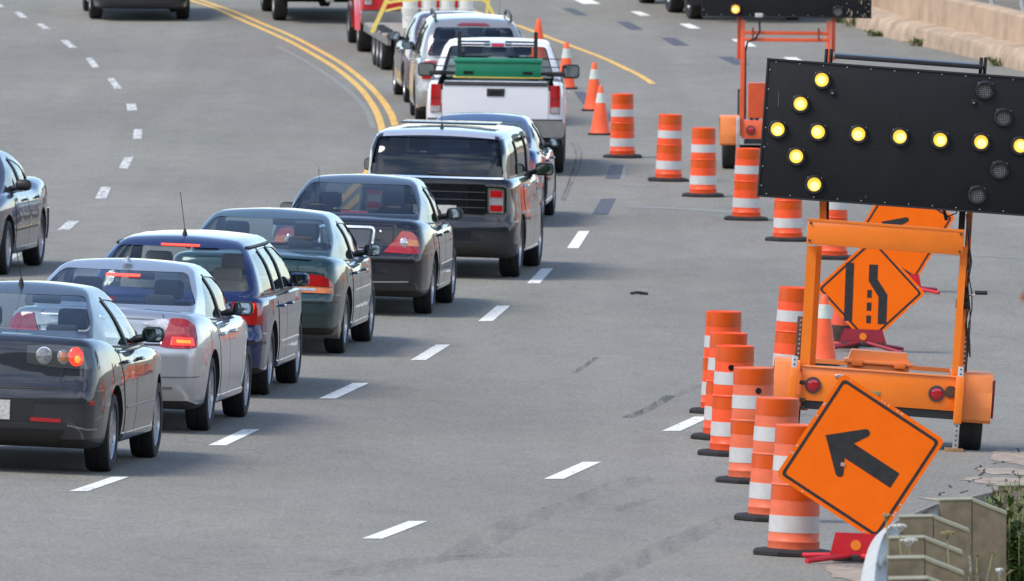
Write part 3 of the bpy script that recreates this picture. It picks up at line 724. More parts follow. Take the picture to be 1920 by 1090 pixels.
def car(sp):
    """builds one vehicle; origin on the road under the rear bumper centre, +Y forward"""
    root = empty(sp['name'], Matrix.Identity(4), sp['label'], sp['cat'], sp.get('group'))
    hw, P = sp['hw'], sp['paint']; lo, gr = sp['lower'], sp['green']
    low = hull_mesh(lo); grn = hull_mesh(gr, 16, 26, 12)
    cs = dict(gr); 
    ct = gr['cavbot']
    cav = dict(gr); cav['bot'] = [(0, ct), (gr['L'], ct)]
    zb0 = gr['z0']
    fl = lambda tb: [(-1, table(tb, zb0)), (zb0 - .01, table(tb, zb0))] + [p for p in tb if p[0] >= zb0]
    cav['rear'] = fl(gr['rear']); cav['front'] = fl(gr['front']); cav['sec'] = fl(gr['sec'])
    cavm = hull_mesh(cav, 12, 16, 10, inset=.045)
    solid = boolean(low, [('UNION', grn)]); bvh = bvh_of(solid); C = Caster(bvh, hw * .93, sp.get('yc', 1.3))
    items = []
    for poly in sp['side_windows']: items.append((rounded(poly, .05, 3), (-1.6, 0, 0), (0, 1, 0), (0, 0, 1), (3.2, 0, 0)))
    sidec = prism_mesh(items)
    rw = rounded(sp['rear_window'], .06, 4); rwc = prism_mesh([(rw, (0, -.5, 0), (1, 0, 0), (0, 0, 1), (0, sp['rw_depth'] + .5, 0))])
    fw = rounded(sp['front_window'], .06, 4); fwc = prism_mesh([(fw, (0, sp['fw_y'], 0), (1, 0, 0), (0, 0, 1), (0, 4, 0))])
    ab = MB(); ws = sp['wheels']; ar = sp.get('arch', .05)
    for y, r in ws:
        for s in (1, -1):
            ab.lathe([(r + ar, -.17), (r + ar, .17)], 36, axis='X', c=(s * (hw - .13 + .03), y, r + .015))
    bmesh.ops.recalc_face_normals(ab.bm, faces=ab.bm.faces[:])
    am = bpy.data.meshes.new('arch'); ab.bm.to_mesh(am); ab.bm.free()
    ops = [('UNION', grn), ('DIFFERENCE', cavm), ('DIFFERENCE', sidec), ('DIFFERENCE', rwc), ('DIFFERENCE', fwc), ('DIFFERENCE', am)]
    if 'extra_cut' in sp: ops.append(('DIFFERENCE', sp['extra_cut']()))
    body = boolean(low, ops)
    body.materials.clear(); body.materials.append(P); body.materials.append(UNDER); body.materials.append(INTER); body.materials.append(sp.get('roof_paint', P)); body.materials.append(BLK)
    for f in body.polygons:
        c = f.center; h = bvh.find_nearest(c); mi = 0
        if h[3] > .02: mi = 2
        for y, r in ws:
            d = math.hypot(c.y - y, c.z - r - .015)
            if d < r + ar + .002 and abs(c.x) < hw + .05 and abs(c.x) > hw - .35 and h[3] > -1 and (h[3] > .008 or abs(d - r - ar) < .004): mi = 1
        if mi == 0 and f.normal.z < -.55 and c.z < .42: mi = 1
        if mi == 0 and 'roof_paint' in sp and c.z > sp['roof_z'] : mi = 3
        f.material_index = mi
    bo = link('body', body, root, angle=40); 
    # glass: the cabin shell 12 mm inside the paint, split into its panes
    gm = hull_mesh(gr, 16, 26, 12, inset=.012)
    def pane(name, test, m):
        bm_ = bmesh.new(); bm_.from_mesh(gm)
        bmesh.ops.delete(bm_, geom=[f for f in bm_.faces if not test(f.calc_center_median())], context='FACES')
        if not bm_.faces: bm_.free(); return
        me = bpy.data.meshes.new(name); bm_.to_mesh(me); bm_.free(); me.materials.append(m); return link(name, me, root, angle=60)
    zr0, zr1 = min(p[1] for p in sp['rear_window']) - .07, max(p[1] for p in sp['rear_window']) + .05
    ymid = (gr['rear'][-1][1] + gr['front'][-1][1]) / 2
    sx = lambda z: gr['hw'] * table(gr['sec'], z) * .80
    pane('rear_window', lambda c: zr0 < c.z < zr1 and abs(c.x) < sx(c.z) * 1.1 and c.y < min(ymid, sp['rw_depth']), sp['glass'])
    pane('windscreen', lambda c: zr0 < c.z < zr1 and abs(c.x) < sx(c.z) * 1.1 and c.y > ymid and c.y > sp['fw_y'], sp.get('fglass', G_MED))
    sz0, sz1 = min(q[1] for p in sp['side_windows'] for q in p) - .04, max(q[1] for p in sp['side_windows'] for q in p) + .04
    for s in (1, -1):
        pane('side_window', lambda c: sz0 < c.z < sz1 and c.x * s > sx(c.z) * .97 and c.y > sp['side_windows'][0][0][0] - .3, sp.get('sglass', sp['glass']))
    bpy.data.meshes.remove(gm)
    # black pillars between the side windows
    for s, k in ((1, 'right'), (-1, 'left')):
        for top, bot in sp.get('pillars', []): C.patch(MB(), k, top, bot, .003, 3, 8).build('window_pillar', BLK, root)
        if 'belt' in sp: C.line(MB(), k, sp['belt'], .016, .006).build('belt_moulding', sp.get('belt_mat', BLK), root) if False else C_line(C, k, sp['belt'], .016, .006, 'belt_moulding', sp.get('belt_mat', BLK), root)
        if 'rub' in sp: C_line(C, k, sp['rub'], sp.get('rub_w', .03), .010, 'side_moulding', sp.get('rub_mat', P), root)
        for nm, top, bot, hy, hz in sp.get('doors', []):
            d = C.patch(MB(), k, top, bot, .0045, 16, 12, .01).build(nm, P, root, angle=50)
            hit, _ = C.cast(k, hy, hz)
            hb = MB(); X = hit.x; 
            hb.tube([(X, hy - .10, hz), (X + s * .035, hy - .075, hz), (X + s * .042, hy, hz + .003), (X + s * .035, hy + .075, hz), (X, hy + .10, hz)], .013, 8)
            hb.build('door_handle', sp.get('handle_mat', P), d)
        if sp.get('fuel') and s == 1:
            y, z = sp['fuel']; C.patch(MB(), k, [(y - .08, z + .08), (y + .08, z + .08)], [(y - .08, z - .08), (y + .08, z - .08)], .003, 4, 4).build('fuel_flap', P, root)
        sb = sp.get('sill')
        if sb: C.patch(MB(), k, sb[0], sb[1], .012, 14, 3).build('sill', sp.get('sill_mat', P), root)
        # mirrors
        my, mz = sp['mirror']; hx = table(gr['sec'], mz) * gr['hw'] * table(gr['plan'], my)
        sc = sp.get('mirror_scale', 1.0); X0 = s * (hx - .03); X1 = s * (max(hw * .93, hx) + .085 * sc + sp.get('mirror_out', 0))
        mb = MB(); W, H, D = .185 * sc, .128 * sc * sp.get('mirror_tall', 1), .12
        mb.box((X1, my + .02, mz + .02), (W, D, H), .045)
        mb.tube([(X0, my + .03, mz - .03), (lerp(X0, X1, .5), my + .03, mz - .01), (X1, my + .03, mz)], .032, 8)
        mo = mb.build('wing_mirror', sp.get('mirror_mat', P), root, angle=50)
        MB().prism(rounded([(-W * .42, -H * .38), (W * .42, -H * .38), (W * .42, H * .38), (-W * .42, H * .38)], .03), (X1, my - D / 2 + .018, mz + .02), (1, 0, 0), (0, 0, 1), (0, -.004, 0)).build('mirror_glass', MIRG, mo)
    # rear details: (name, kind, top, bottom, material, options)
    objs = {}
    for it in sp['rear']:
        nm, k, top, bot, m = it[:5]; op = it[5] if len(it) > 5 else {}
        sides = (1, -1) if op.get('mir') else (1,)
        for s in sides:
            T = [(p[0] * s, p[1]) for p in top]; Bm = [(p[0] * s, p[1]) for p in bot]
            par = objs.get((op.get('of'), s)) or objs.get((op.get('of'), 1)) or root
            b_ = MB()
            if op.get('line'): C.line(b_, k, T, op['line'], op.get('off', .004))
            elif op.get('disc'):
                (cx, cz), rad_ = T[0], op['disc']; n_ = 28; h0, d0 = C.cast(k, cx, cz); u = Vector((-d0.y, d0.x, 0)).normalized() if k != 'top' else Vector((1, 0, 0)); rings = []
                for q, (rr, e) in enumerate(((1, -.02), (1, .004), (.85, .009), (.001, .013))):
                    rg = []
                    for a in range(n_):
                        ca_, sa_ = math.cos(a * 2 * math.pi / n_) * rad_ * rr, math.sin(a * 2 * math.pi / n_) * rad_ * rr
                        hh, dd = C.cast(k, cx + ca_, cz + sa_)
                        if hh is None: hh, dd = h0 + u * ca_ + Vector((0, 0, sa_)), d0
                        rg.append(hh + dd * (e + op.get('off', .0)))
                    rings.append(b_.ring(rg))
                for q0, q1 in zip(rings, rings[1:]): b_.bridge(q0, q1)
            else: C.patch(b_, k, T, Bm, op.get('off', .006), op.get('n', 12), op.get('m', 6), op.get('depth', .015))
            o = b_.build(nm, m, par, angle=op.get('ang', 50)); objs[nm, s] = o
            if op.get('label'): o['label'] = op['label']
    if sp.get('face', True):
        fh = sp.get('face_z', .62)
        for s in (1, -1): C.patch(MB(), 'front', [(s * hw * .55, fh + .10), (s * hw * .84, fh + .12)], [(s * hw * .55, fh), (s * hw * .84, fh + .01)], .010, 8, 4).build('headlamp', CLEAR, root)
        gl_ = C.patch(MB(), 'front', [(-hw * .45, fh + .07), (hw * .45, fh + .07)], [(-hw * .42, fh - .04), (hw * .42, fh - .04)], .010, 12, 4).build('grille', GLOSSBLK, root)
        C.patch(MB(), 'front', [(-hw * .6, .40), (hw * .6, .40)], [(-hw * .55, .30), (hw * .55, .30)], .008, 12, 3).build('air_intake', BLK, root)
        C.patch(MB(), 'front', [(-.26, fh - .08), (.26, fh - .08)], [(-.26, fh - .19), (.26, fh - .19)], .014, 8, 3).build('front_plate', PLATE, root)
    # wheels
    for i, (y, r) in enumerate(ws):
        for s in (1, -1):
            wheel(root, s * (hw - sp.get('track_in', .125)), y, r, sp.get('tyre_w', .205), s, sp.get('spokes', 5), sp.get('rim', RIM), sp.get('rimr', .68), sp.get('closed', False))
    # cabin
    sm = sp.get('seat_mat', SEATD); fz = sp.get('floor', .42)
    def seat(x, y, w_, z0, z1, head=True, nm='seat'):
        b_ = MB(); b_.box((x, y + .28, z0 - .02), (w_, .5, .16), .05)
        q = Matrix.Rotation(R(-14), 3, 'X'); b_.box((x, y, (z0 + z1) / 2), (w_, .13, z1 - z0), .05, q.transposed())
        if head: b_.box((x, y - .09, z1 + .10), (.26 if w_ < .7 else .24, .09, .17), .04)
        b_.build(nm, sm, root)
    for s in (1, -1): seat(s * .36, sp['seat_y'], .48, fz + .12, fz + .66 + sp.get('seat_up', 0))
    if sp.get('rear_seat'):
        b_ = MB(); b_.box((0, sp['rear_seat'], fz + .36), (1.25, .14, .56), .05)
        for s in (1, -1): b_.box((s * .38, sp['rear_seat'] - .03, fz + .68), (.26, .08, .12), .03)
        b_.build('rear_seat', sm, root)
    MB().box((0, sp['dash_y'], fz + .33), (1.3, .35, .3), .08).build('dashboard', INTER, root)
    if sp.get('inmirror', True):
        mz = sp['front_window'][2][1] - .04
        MB().box((0, sp['dash_y'] - .38, mz - .03), (.24, .04, .07), .02).build('rear_view_mirror', BLK, root)
    for p in (solid, low, grn, cavm, sidec, rwc, fwc, am):
        try: bpy.data.meshes.remove(p)
        except Exception: pass
    if 'antenna' in sp:
        x, y, ln, lean = sp['antenna']; h, _ = C.cast('top', x, y)
        b_ = MB().tube([h - Vector((0, 0, .01)), h + Vector((0, -.005, .03)), h + Vector((0, -.012, .06))], .012, 8, rs=[.028, .018, .006])
        b_.tube([h + Vector((0, -.01, .05)), h + Vector((lean[0] * ln, lean[1] * ln, ln))], .0035, 6).build('antenna', BLK, root)
    sp['_C'] = C
    return root
def C_line(C, k, pts, wd, off, nm, m, root):
    b = MB(); C.line(b, k, pts, wd, off); return b.build(nm, m, root)
def place(root, sp, px, py, yaw, wheel_i=0, side=1, roll=0.0):
    """put the outer-lower edge of a chosen wheel at a photograph pixel"""
    P = at(px, py); M = frame(P, yaw, roll); y = sp['wheels'][wheel_i][0]
    root.matrix_world = M @ Matrix.Translation((-side * (sp['hw'] - sp.get('track_in', .125)), -y, 0))
def sedan(name, label, pt, L=4.5, hw=.88, H=1.45, dz=1.06, yb=.75, yt=1.55, yfb=3.35, yft=2.6, axles=(.93, 3.6), wr=.315, z0=.88, belt=.93, yB=2.05, bmp=.66, cat='car', **kw):
    lower = S_(L, hw, [(0, dz - .03), (.12, dz), (.5, dz + .005), (1.0, dz - .02), (1.5, dz - .1), (3.1, .96), (3.5, .95), (4.0, .87), (L, .70)],
               [(0, .27), (.4, .2), (L - .5, .2), (L, .22)],
               [(.15, .12), (.28, .05), (.42, .0), (bmp - .06, .0), (bmp, .02), (bmp + .05, .055), (.86, .075), (dz - .06, .10), (dz, .16)],
               [(.15, L - .12), (.35, L), (.55, L), (.72, L - .08), (.9, L - .35)],
               [(0, .82), (.12, .88), (.4, .955), (.9, .99), (1.4, 1), (3.0, 1), (3.7, .965), (4.2, .90), (L, .76)],
               [(.15, .93), (.28, .975), (.5, 1), (.72, .995), (.88, .965), (.96, .935), (dz, .885)], (.12, .035, .13), kw.get('crown', .025), kw.get('bow', .075))
    green = S_(yfb, hw * .925, [(0, H - .05), (yt, H - .015), (yt + .5, H), (yft - .2, H - .005), (yft, H - .03), (L, H - .1)], [(0, z0), (L, z0)],
               [(z0, yb - .3), (dz, yb), ((dz + H) / 2 - .02, yb + (yt - yb) * .50), (H - .08, yt), (H, yt + .35)],
               [(z0, yfb + .25), (.97, yfb), (1.2, lerp(yfb, yft, .62)), (H - .07, yft), (H, yft - .3)],
               [(0, .84), (yb, .88), (yb + .6, .965), (1.9, 1), (2.6, 1), (3.3, .95), (L, .9)],
               [(z0, 1), (belt, .975), (lerp(belt, H, .45), kw.get('tm', .875)), (H - .06, kw.get('tt', .70)), (H, kw.get('tt', .70) - .04)], (.13, .045, .20), .035, .10)
    green['z0'] = z0; green['cavbot'] = .40
    hb, ht = kw.get('rwb', hw * .79), kw.get('rwt', hw * .61)
    sp = dict(name=name, label=label, cat=cat, paint=pt, hw=hw, lower=lower, green=green,
              side_windows=[[(yb + .50, belt + .05), (yb + .78, (belt + H) / 2 + .02), (yt + .20, H - .155), (yB - .035, H - .125), (yB - .035, belt + .01)],
                            [(yB + .035, belt + .01), (yB + .035, H - .125), (yft - .05, H - .15), (yfb - .40, belt + .13), (yfb - .62, belt + .015)]],
              rear_window=[(-hb, dz + .022), (hb, dz + .022), (ht, H - .085), (-ht, H - .085)], rw_depth=yt + .15,
              front_window=[(-hw * .76, .99), (hw * .76, .99), (hw * .62, H - .1), (-hw * .62, H - .1)], fw_y=yft - .3,
              pillars=[([(yB - .05, H - .11), (yB + .05, H - .11)], [(yB - .05, belt), (yB + .05, belt)])],
              belt=[(yb + .46, belt + .03), (yB, belt), (yfb - .55, belt)],
              wheels=[(axles[0], wr), (axles[1], wr)], mirror=(yfb - .72, belt + .06), seat_y=2.0, rear_seat=1.15, dash_y=yfb - .25, glass=G_BLUE, rear=[],
              doors=[('rear_door', [(axles[0] + .30, belt - .03), (yB - .01, belt - .03)], [(axles[0] + .52, .30), (yB - .01, .27)], axles[0] + .50, belt - .10),
                     ('front_door', [(yB + .01, belt - .03), (yfb - .35, belt - .03)], [(yB + .01, .27), (yfb - .38, .27)], yB + .24, belt - .10)],
              sill=([(axles[0] + .45, .29), (axles[1] - .42, .29)], [(axles[0] + .42, .22), (axles[1] - .4, .22)]), fuel=(axles[0] - .05, .80))
    sp.update({k: v for k, v in kw.items() if k not in ('rwb', 'rwt', 'crown', 'bow', 'tm', 'tt')})
    return sp
def common_rear(sp, P, dz, bmp, lid=.58, plate=True, hw=None, zb=.27, lidz=None):
    hw = hw or sp['hw']; lidz = lidz or bmp + .02
    return [('lid_seam', 'rear', [(lid, dz - .03), (lid * .99, (dz + bmp) / 2), (lid * .93, bmp + .02)], [], BLK, dict(mir=True, line=.010, off=.0065)), ('lid_seam', 'rear', [(-lid * .94, bmp + .012), (lid * .94, bmp + .012)], [], BLK, dict(line=.012, off=.0065)),
            ('trunk_lid', 'rear', [(-lid * 1.02, dz - .015), (0, dz - .010), (lid * 1.02, dz - .015)], [(-lid, lidz), (0, lidz), (lid, lidz)], P, dict(off=.004, n=24, m=12)),
            ('rear_bumper', 'rear', [(-hw - .35, bmp), (0, bmp), (hw + .35, bmp)], [(-hw - .35, zb + .03), (0, zb), (hw + .35, zb + .03)], P, dict(off=.022, n=40, m=10, depth=.02)),
            ('lower_valance', 'rear', [(-hw * .8, zb + .03), (hw * .8, zb + .03)], [(-hw * .78, zb - .09), (hw * .78, zb - .09)], UNDER, dict(off=.004, n=20, m=4, depth=.05))]
P_GREY = paint('charcoal metallic paint', (.026, .028, .036), .3, .35)
P_SILV = paint('silver metallic paint', (.46, .47, .49), .75, .33, .3)
P_NAVY = paint('navy paint', (.010, .024, .10), .4, .3)
P_GREEN = paint('dark green paint', (.014, .045, .048), .4, .35)
P_BLACK = paint('black paint', (.009, .011, .018), .15, .3)
P_BLACK2 = paint('glossy black paint', (.006, .006, .007), .1, .2)
P_ROOF = paint('silver roof paint', (.62, .63, .66), .6, .3, 0)
P_BLUE = paint('dark blue metallic paint', (.014, .034, .14), .5, .3)
P_WHITE = paint('white truck paint', (.74, .74, .76), .0, .4, .25)
P_BEIGE = paint('pale pewter paint', (.40, .385, .36), .65, .35, .3)
P_MAROON = paint('dusty maroon paint', (.06, .010, .026), .05, .35)
P_RED = paint('bright red truck paint', (.55, .018, .022), .1, .35, .2)
P_STEEL = paint('steel blue paint', (.055, .065, .10), .5, .35)
P_MUD = paint('black truck paint', (.012, .012, .014), .2, .4, .6)
GREYP = mat('blank grey plate', (.09, .10, .12), .4)
E_MET = mat('sooty exhaust steel', (.30, .27, .24), .5, metal=.7, grime=.6)
def exhaust(root, x, z=.24, r=.035, y=.06):
    MB().lathe([(r, -.02), (r, .5), (r * .8, .5), (r * .8, -.02), (r, -.02)], 18, axis='Y', c=(x, y, z), close=False).build('exhaust_pipe', E_MET, root)
def silencer(root, x, z=.27):
    MB().lathe([(0, 0), (.09, .02), (.10, .06), (.10, .50), (0, .52)], 18, axis='X', c=(x - .25, .45, z)).build('silencer', E_MET, root)
def underparts(root, hw, ax):
    b = MB(); b.tube([(-hw + .15, ax, .30), (hw - .15, ax, .30)], .04, 8); b.tube([(.12, ax, .26), (.10, ax + 2.4, .24)], .035, 8)
    for s in (1, -1): b.tube([(s * .45, ax, .28), (s * .55, ax + .55, .30)], .03, 8)
    b.box((0, ax + .75, .25), (.9, .7, .10), .03); b.build('underbody', UNDER, root)

# 1 charcoal compact sedan, nearest --------------------------------------------------
dz, bm_ = 1.10, .675
sp = sedan('sedan_car', 'charcoal grey compact sedan nearest the camera, cut off by the left frame edge', P_GREY, L=4.49, hw=.878, H=1.47, dz=dz, yb=.68, yt=1.50, yfb=3.45, yft=2.65, axles=(.95, 3.59), wr=.318, z0=.92, belt=.97, bmp=bm_, tm=.83, tt=.62, rwb=.655, rwt=.50, antenna=(-.06, 1.75, .36, (-.15, -.25)),
           rub=[(1.50, .50), (3.15, .50)], rub_w=.02, rub_mat=mat('satin moulding', (.25, .26, .28), .3, metal=.6), spokes=10, group='cars queueing in the open lane', mirror_mat=BLK)
sp['rear'] = common_rear(sp, P_GREY, dz, bm_, .60) + [
    ('tail_lamp', 'rear', [(.27, 1.02), (.5, 1.035), (.84, 1.025), (.95, 1.0)], [(.27, .88), (.5, .855), (.84, .845), (.95, .87)], mat('smoked lamp housing', (.05, .052, .055), .15, coat=1), dict(mir=True, off=.008, n=18)),
    ('reversing_lamp', 'rear', [(.42, .945)], [], RLAMP, dict(mir=True, disc=.066, of='tail_lamp', off=.006)),
    ('lamp_bezel', 'rear', [(.42 + .07 * math.cos(q * .5236), .945 + .07 * math.sin(q * .5236)) for q in range(13)], [], CHROME, dict(mir=True, line=.007, off=.012, of='tail_lamp')),
    ('turn_lamp', 'rear', [(.595, .94)], [], RLAMP, dict(mir=True, disc=.058, of='tail_lamp', off=.004)),
    ('turn_bulb', 'rear', [(.595, .94)], [], mat('dim amber bulb', (.40, .15, .06), .2, coat=1.0), dict(mir=True, disc=.042, of='tail_lamp', off=.009)),
    ('brake_lamp', 'rear', [(.715, .945)], [], REDL, dict(mir=True, disc=.075, of='tail_lamp', off=.006)),
    ('brake_bulb', 'rear', [(.725, .925)], [], BULB, dict(mir=True, disc=.030, of='tail_lamp', off=.014)),
    ('bumper_reflector', 'rear', [(.31, .455), (.56, .45)], [(.31, .425), (.56, .42)], RED, dict(mir=True, off=.028)),
    ('side_marker', 'rear', [(.83, .60), (.95, .60)], [(.83, .565), (.95, .565)], RED, dict(mir=True, off=.028)),
    ('plate_recess', 'rear', [(-.34, .60), (.34, .60)], [(-.32, .42), (.32, .42)], BLK, dict(off=.024)),
    ('number_plate', 'rear', [(-.12, .585), (.145, .585)], [(-.12, .43), (.145, .43)], PLATE, dict(off=.032)),
    ('bumper_seam', 'rear', [(-.84, .675), (-.3, .67), (.3, .67), (.84, .675)], [], BLK, dict(line=.012, off=.006)),
    ('bumper_lip', 'rear', [(.62, .40), (.80, .37), (1.05, .37)], [], mat('satin moulding', (.25, .26, .28), .3, metal=.6), dict(mir=True, line=.014, off=.03)),
    ('bumper_valance', 'rear', [(-.60, .36), (0, .36), (.60, .36)], [(-.55, .20), (0, .18), (.55, .20)], BLK, dict(off=.026, n=20)),
    ('trunk_lock', 'rear', [(-.02, .86)], [], CHROME, dict(disc=.014, off=.006))]
root = car(sp); place(root, sp, 187, 884, 6.0); underparts(root, .87, .95)
CAR1 = root

# 2 silver sedan ---------------------------------------------------------------------
dz, bm_ = 1.055, .755
sp = sedan('sedan_car', 'silver sedan with lit brake lights directly behind the nearest charcoal car', P_SILV, L=4.52, hw=.905, H=1.43, dz=dz, yb=.80, yt=1.62, yfb=3.45, yft=2.7, axles=(.98, 3.74), wr=.325, bmp=bm_, spokes=10, group='cars queueing in the open lane', mirror_mat=BLK, lid_=1)
sp['rear'] = common_rear(sp, P_SILV, dz, bm_, .60) + [
    ('tail_lamp', 'rear', [(.555, .79), (.60, .87), (.66, 1.0), (.80, 1.0), (.92, .97), (1.0, .94)], [(.545, .755), (.62, .745), (.7, .742), (.84, .742), (.95, .748), (1.04, .76)], RED, dict(mir=True, off=.03, n=18)),
    ('brake_lamp', 'rear', [(.66, .84), (.92, .835)], [(.64, .77), (.94, .77)], REDL, dict(mir=True, off=.036, of='tail_lamp')),
    ('brake_bulb', 'rear', [(.70, .818), (.86, .815)], [(.70, .79), (.86, .79)], BULB, dict(mir=True, off=.039, of='tail_lamp')),
    ('reversing_lamp', 'rear', [(.38, .95), (.52, .985), (.67, .995)], [(.42, .925), (.54, .90), (.63, .89)], CLEAR, dict(mir=True, off=.016)),
    ('trunk_crease', 'rear', [(-.56, .98), (0, .985), (.56, .98)], [], mat('silver shade edge', (.2, .2, .21), .3, metal=.7), dict(line=.012, off=.008)),
    ('number_plate', 'rear', [(-.26, .90), (.26, .90)], [(-.26, .78), (.26, .78)], PLATE, dict(off=.016)),
    ('high_brake_lamp', 'back', [(-.15, 1.318), (.15, 1.318)], [(-.15, 1.297), (.15, 1.297)], HOT, dict(off=.008)),
    ('bumper_seam', 'rear', [(-1.1, .50), (-.5, .49), (.5, .49), (1.1, .50)], [], mat('silver shade edge', (.2, .2, .21), .3, metal=.7), dict(line=.012, off=.026)),
    ('bumper_reflector', 'rear', [(.42, .40), (.66, .41)], [(.44, .38), (.66, .385)], mat('silver shade edge', (.2, .2, .21), .3, metal=.7), dict(mir=True, off=.027)),
    ('roundel', 'rear', [(0, .99)], [], CHROME, dict(disc=.035, off=.012))]
root = car(sp); place(root, sp, 373, 807, 5.2); exhaust(root, -.45); underparts(root, .9, .98)
MB().lathe([(.05, 0), (.036, .015), (.014, .04), (.0, .055)], 12, c=(0, 1.78, 1.41)).build('roof_fin', P_SILV, root)

# 3 navy wagon ------------------------------------------------------------------------
def wagon(name, label, pt, L, hw, H, belt, yt, axles, wr, yfb, yft, rws, bmp=.6, cat='car', z0=.86, roundg=(.16, .06, .22), slope=.16, hood=.96, secw=.80, boxy=False, **kw):
    lower = S_(L, hw, [(0, belt + .02), (1.0, belt + .03), (yfb - .4, hood + .01), (yfb, hood), (L - .4, hood - .08), (L, hood - .24)], [(0, kw.get('zb', .27)), (.4, kw.get('zb', .27) - .06), (L - .5, .22), (L, .25)],
               [(.15, .12), (.28, .04), (.42, .0), (bmp - .03, .0), (bmp + .02, .04), (.9, .05), (belt + .05, .06)], [(.15, L - .12), (.35, L), (.6, L), (.8, L - .06), (1.1, L - .3)],
               [(0, .90), (.12, .94), (.4, .98), (.9, 1), (3.2, 1), (L - .6, .95), (L, .80)], [(.15, .94), (.28, .98), (.5, 1), (.75, .995), (.9, .975), (belt + .1, .95)], (.13, .045, .12), .015, .055)
    green = S_(yfb, hw * kw.get('gf', .965), [(0, H - .05), (yt, H - .035), (yt + .4, H - .01), (yt + 1.2, H), (yft - .2, H - .005), (yft, H - .03), (L, H - .1)], [(0, z0), (L, z0)],
               [(z0, .06), (belt, .075), (H - .28, .09 + slope * .6), (H - .10, yt), (H, yt + .18)], [(z0, yfb + .25), (.97, yfb), (1.2, lerp(yfb, yft, .62)), (H - .07, yft), (H, yft - .3)],
               [(0, .90), (.5, .965), (1.2, 1), (3.2, 1), (L, .9)], [(z0, 1), (belt + .04, .98), (lerp(belt, H, .5), (1 + secw) / 2 + .02), (H - .08, secw), (H, secw - .05)], roundg, .035, .06)
    green['z0'] = z0; green['cavbot'] = .42
    hb, ht, wb, wt = rws; yB = yfb - 1.35; yC = axles[0] + .28
    sp = dict(name=name, label=label, cat=cat, paint=pt, hw=hw, lower=lower, green=green,
              side_windows=[[(.48, belt + .05), (.62, H - .17), (yC - .04, H - .14), (yC - .04, belt + .03)], [(yC + .04, belt + .03), (yC + .04, H - .135), (yB - .035, H - .13), (yB - .035, belt + .02)],
                            [(yB + .035, belt + .02), (yB + .035, H - .13), (yft - .08, H - .15), (yfb - .36, belt + .13), (yfb - .55, belt + .02)]],
              rear_window=[(-hb, wb), (hb, wb), (ht, wt), (-ht, wt)], rw_depth=yt + .25, front_window=[(-hw * .78, 1.0), (hw * .78, 1.0), (hw * .66, H - .11), (-hw * .66, H - .11)], fw_y=yft - .3,
              pillars=[([(y - .05, H - .12), (y + .05, H - .12)], [(y - .05, belt + .01), (y + .05, belt + .01)]) for y in (yB, yC)],
              belt=[(.44, belt + .02), (yB, belt + .01), (yfb - .5, belt + .01)], wheels=[(axles[0], wr), (axles[1], wr)], mirror=(yfb - .66, belt + .07), seat_y=2.05, rear_seat=1.2, dash_y=yfb - .2, glass=G_BLUE, rear=[],
              doors=[('rear_door', [(axles[0] + .32, belt - .02), (yB - .01, belt - .02)], [(axles[0] + .5, .31), (yB - .01, .28)], axles[0] + .55, belt - .11),
                     ('front_door', [(yB + .01, belt - .02), (yfb - .3, belt - .02)], [(yB + .01, .28), (yfb - .36, .28)], yB + .22, belt - .11)],
              sill=([(axles[0] + .45, .30), (axles[1] - .42, .30)], [(axles[0] + .42, .23), (axles[1] - .4, .23)]), fuel=(axles[0] - .02, .82))
    sp.update({k: v for k, v in kw.items() if k not in ('zb', 'gf')})
    return sp
bm_ = .60
sp = wagon('wagon_car', 'navy blue wagon with beige seats and lit brake lights, third from the front left', P_NAVY, 4.41, .870, 1.475, .93, .50, (.93, 3.46), .318, 3.35, 2.62, (.70, .575, .985, 1.362), bmp=bm_, slope=.22, secw=.715,
           antenna=(0, .85, .40, (-.12, -.22)), seat_mat=SEATB, spokes=10, glass=glass('clear grey glass', (.85, .88, .86)), rub=[(1.5, .48), (3.1, .48)], rub_w=.016, rub_mat=CHROME, group='cars queueing in the open lane', mirror_mat=P_NAVY)
sp['rear'] = [('tailgate', 'rear', [(-.66, .955), (0, .96), (.66, .955)], [(-.58, bm_ + .02), (0, bm_ + .02), (.58, bm_ + .02)], P_NAVY, dict(off=.004, n=24, m=10)),
    ('rear_bumper', 'rear', [(-1.2, bm_), (0, bm_), (1.2, bm_)], [(-1.2, .29), (0, .26), (1.2, .29)], P_NAVY, dict(off=.024, n=40, m=10, depth=.02)),
    ('lower_valance', 'rear', [(-.72, .29), (.72, .29)], [(-.7, .18), (.7, .18)], UNDER, dict(off=.004, n=20, m=4, depth=.05)),
    ('tail_lamp', 'rear', [(.57, .89), (.8, .895), (.93, .88)], [(.60, .69), (.8, .68), (1.06, .69)], RED, dict(mir=True, off=.012, n=16)),
    ('brake_lamp', 'rear', [(.60, .875), (.84, .88)], [(.62, .80), (.80, .79)], REDL, dict(mir=True, off=.018, of='tail_lamp')),
    ('brake_bulb', 'rear', [(.62, .865), (.76, .868)], [(.64, .82), (.74, .82)], HOT, dict(mir=True, off=.021, of='tail_lamp')),
    ('high_brake_lamp', 'back', [(-.18, 1.390), (.18, 1.390)], [(-.18, 1.371), (.18, 1.371)], HOT, dict(off=.010)),
    ('bumper_strip', 'rear', [(-1.15, .53), (0, .53), (1.15, .53)], [(-1.15, .50), (0, .50), (1.15, .50)], BLK, dict(off=.030, n=36)),
    ('mud_flap', 'rear', [(.66, .30), (.90, .30)], [(.66, .13), (.88, .13)], BLK, dict(mir=True, off=-.40)),
    ('number_plate', 'rear', [(-.26, .80), (.26, .80)], [(-.26, .67), (.26, .67)], PLATE, dict(off=.012)),
    ('wiper', 'back', [(-.3, .995), (.18, 1.02)], [(-.3, .98), (.18, 1.005)], BLK, dict(off=.02))]
root = car(sp); place(root, sp, 486, 740, 4.8); exhaust(root, -.5); underparts(root, .86, .93)
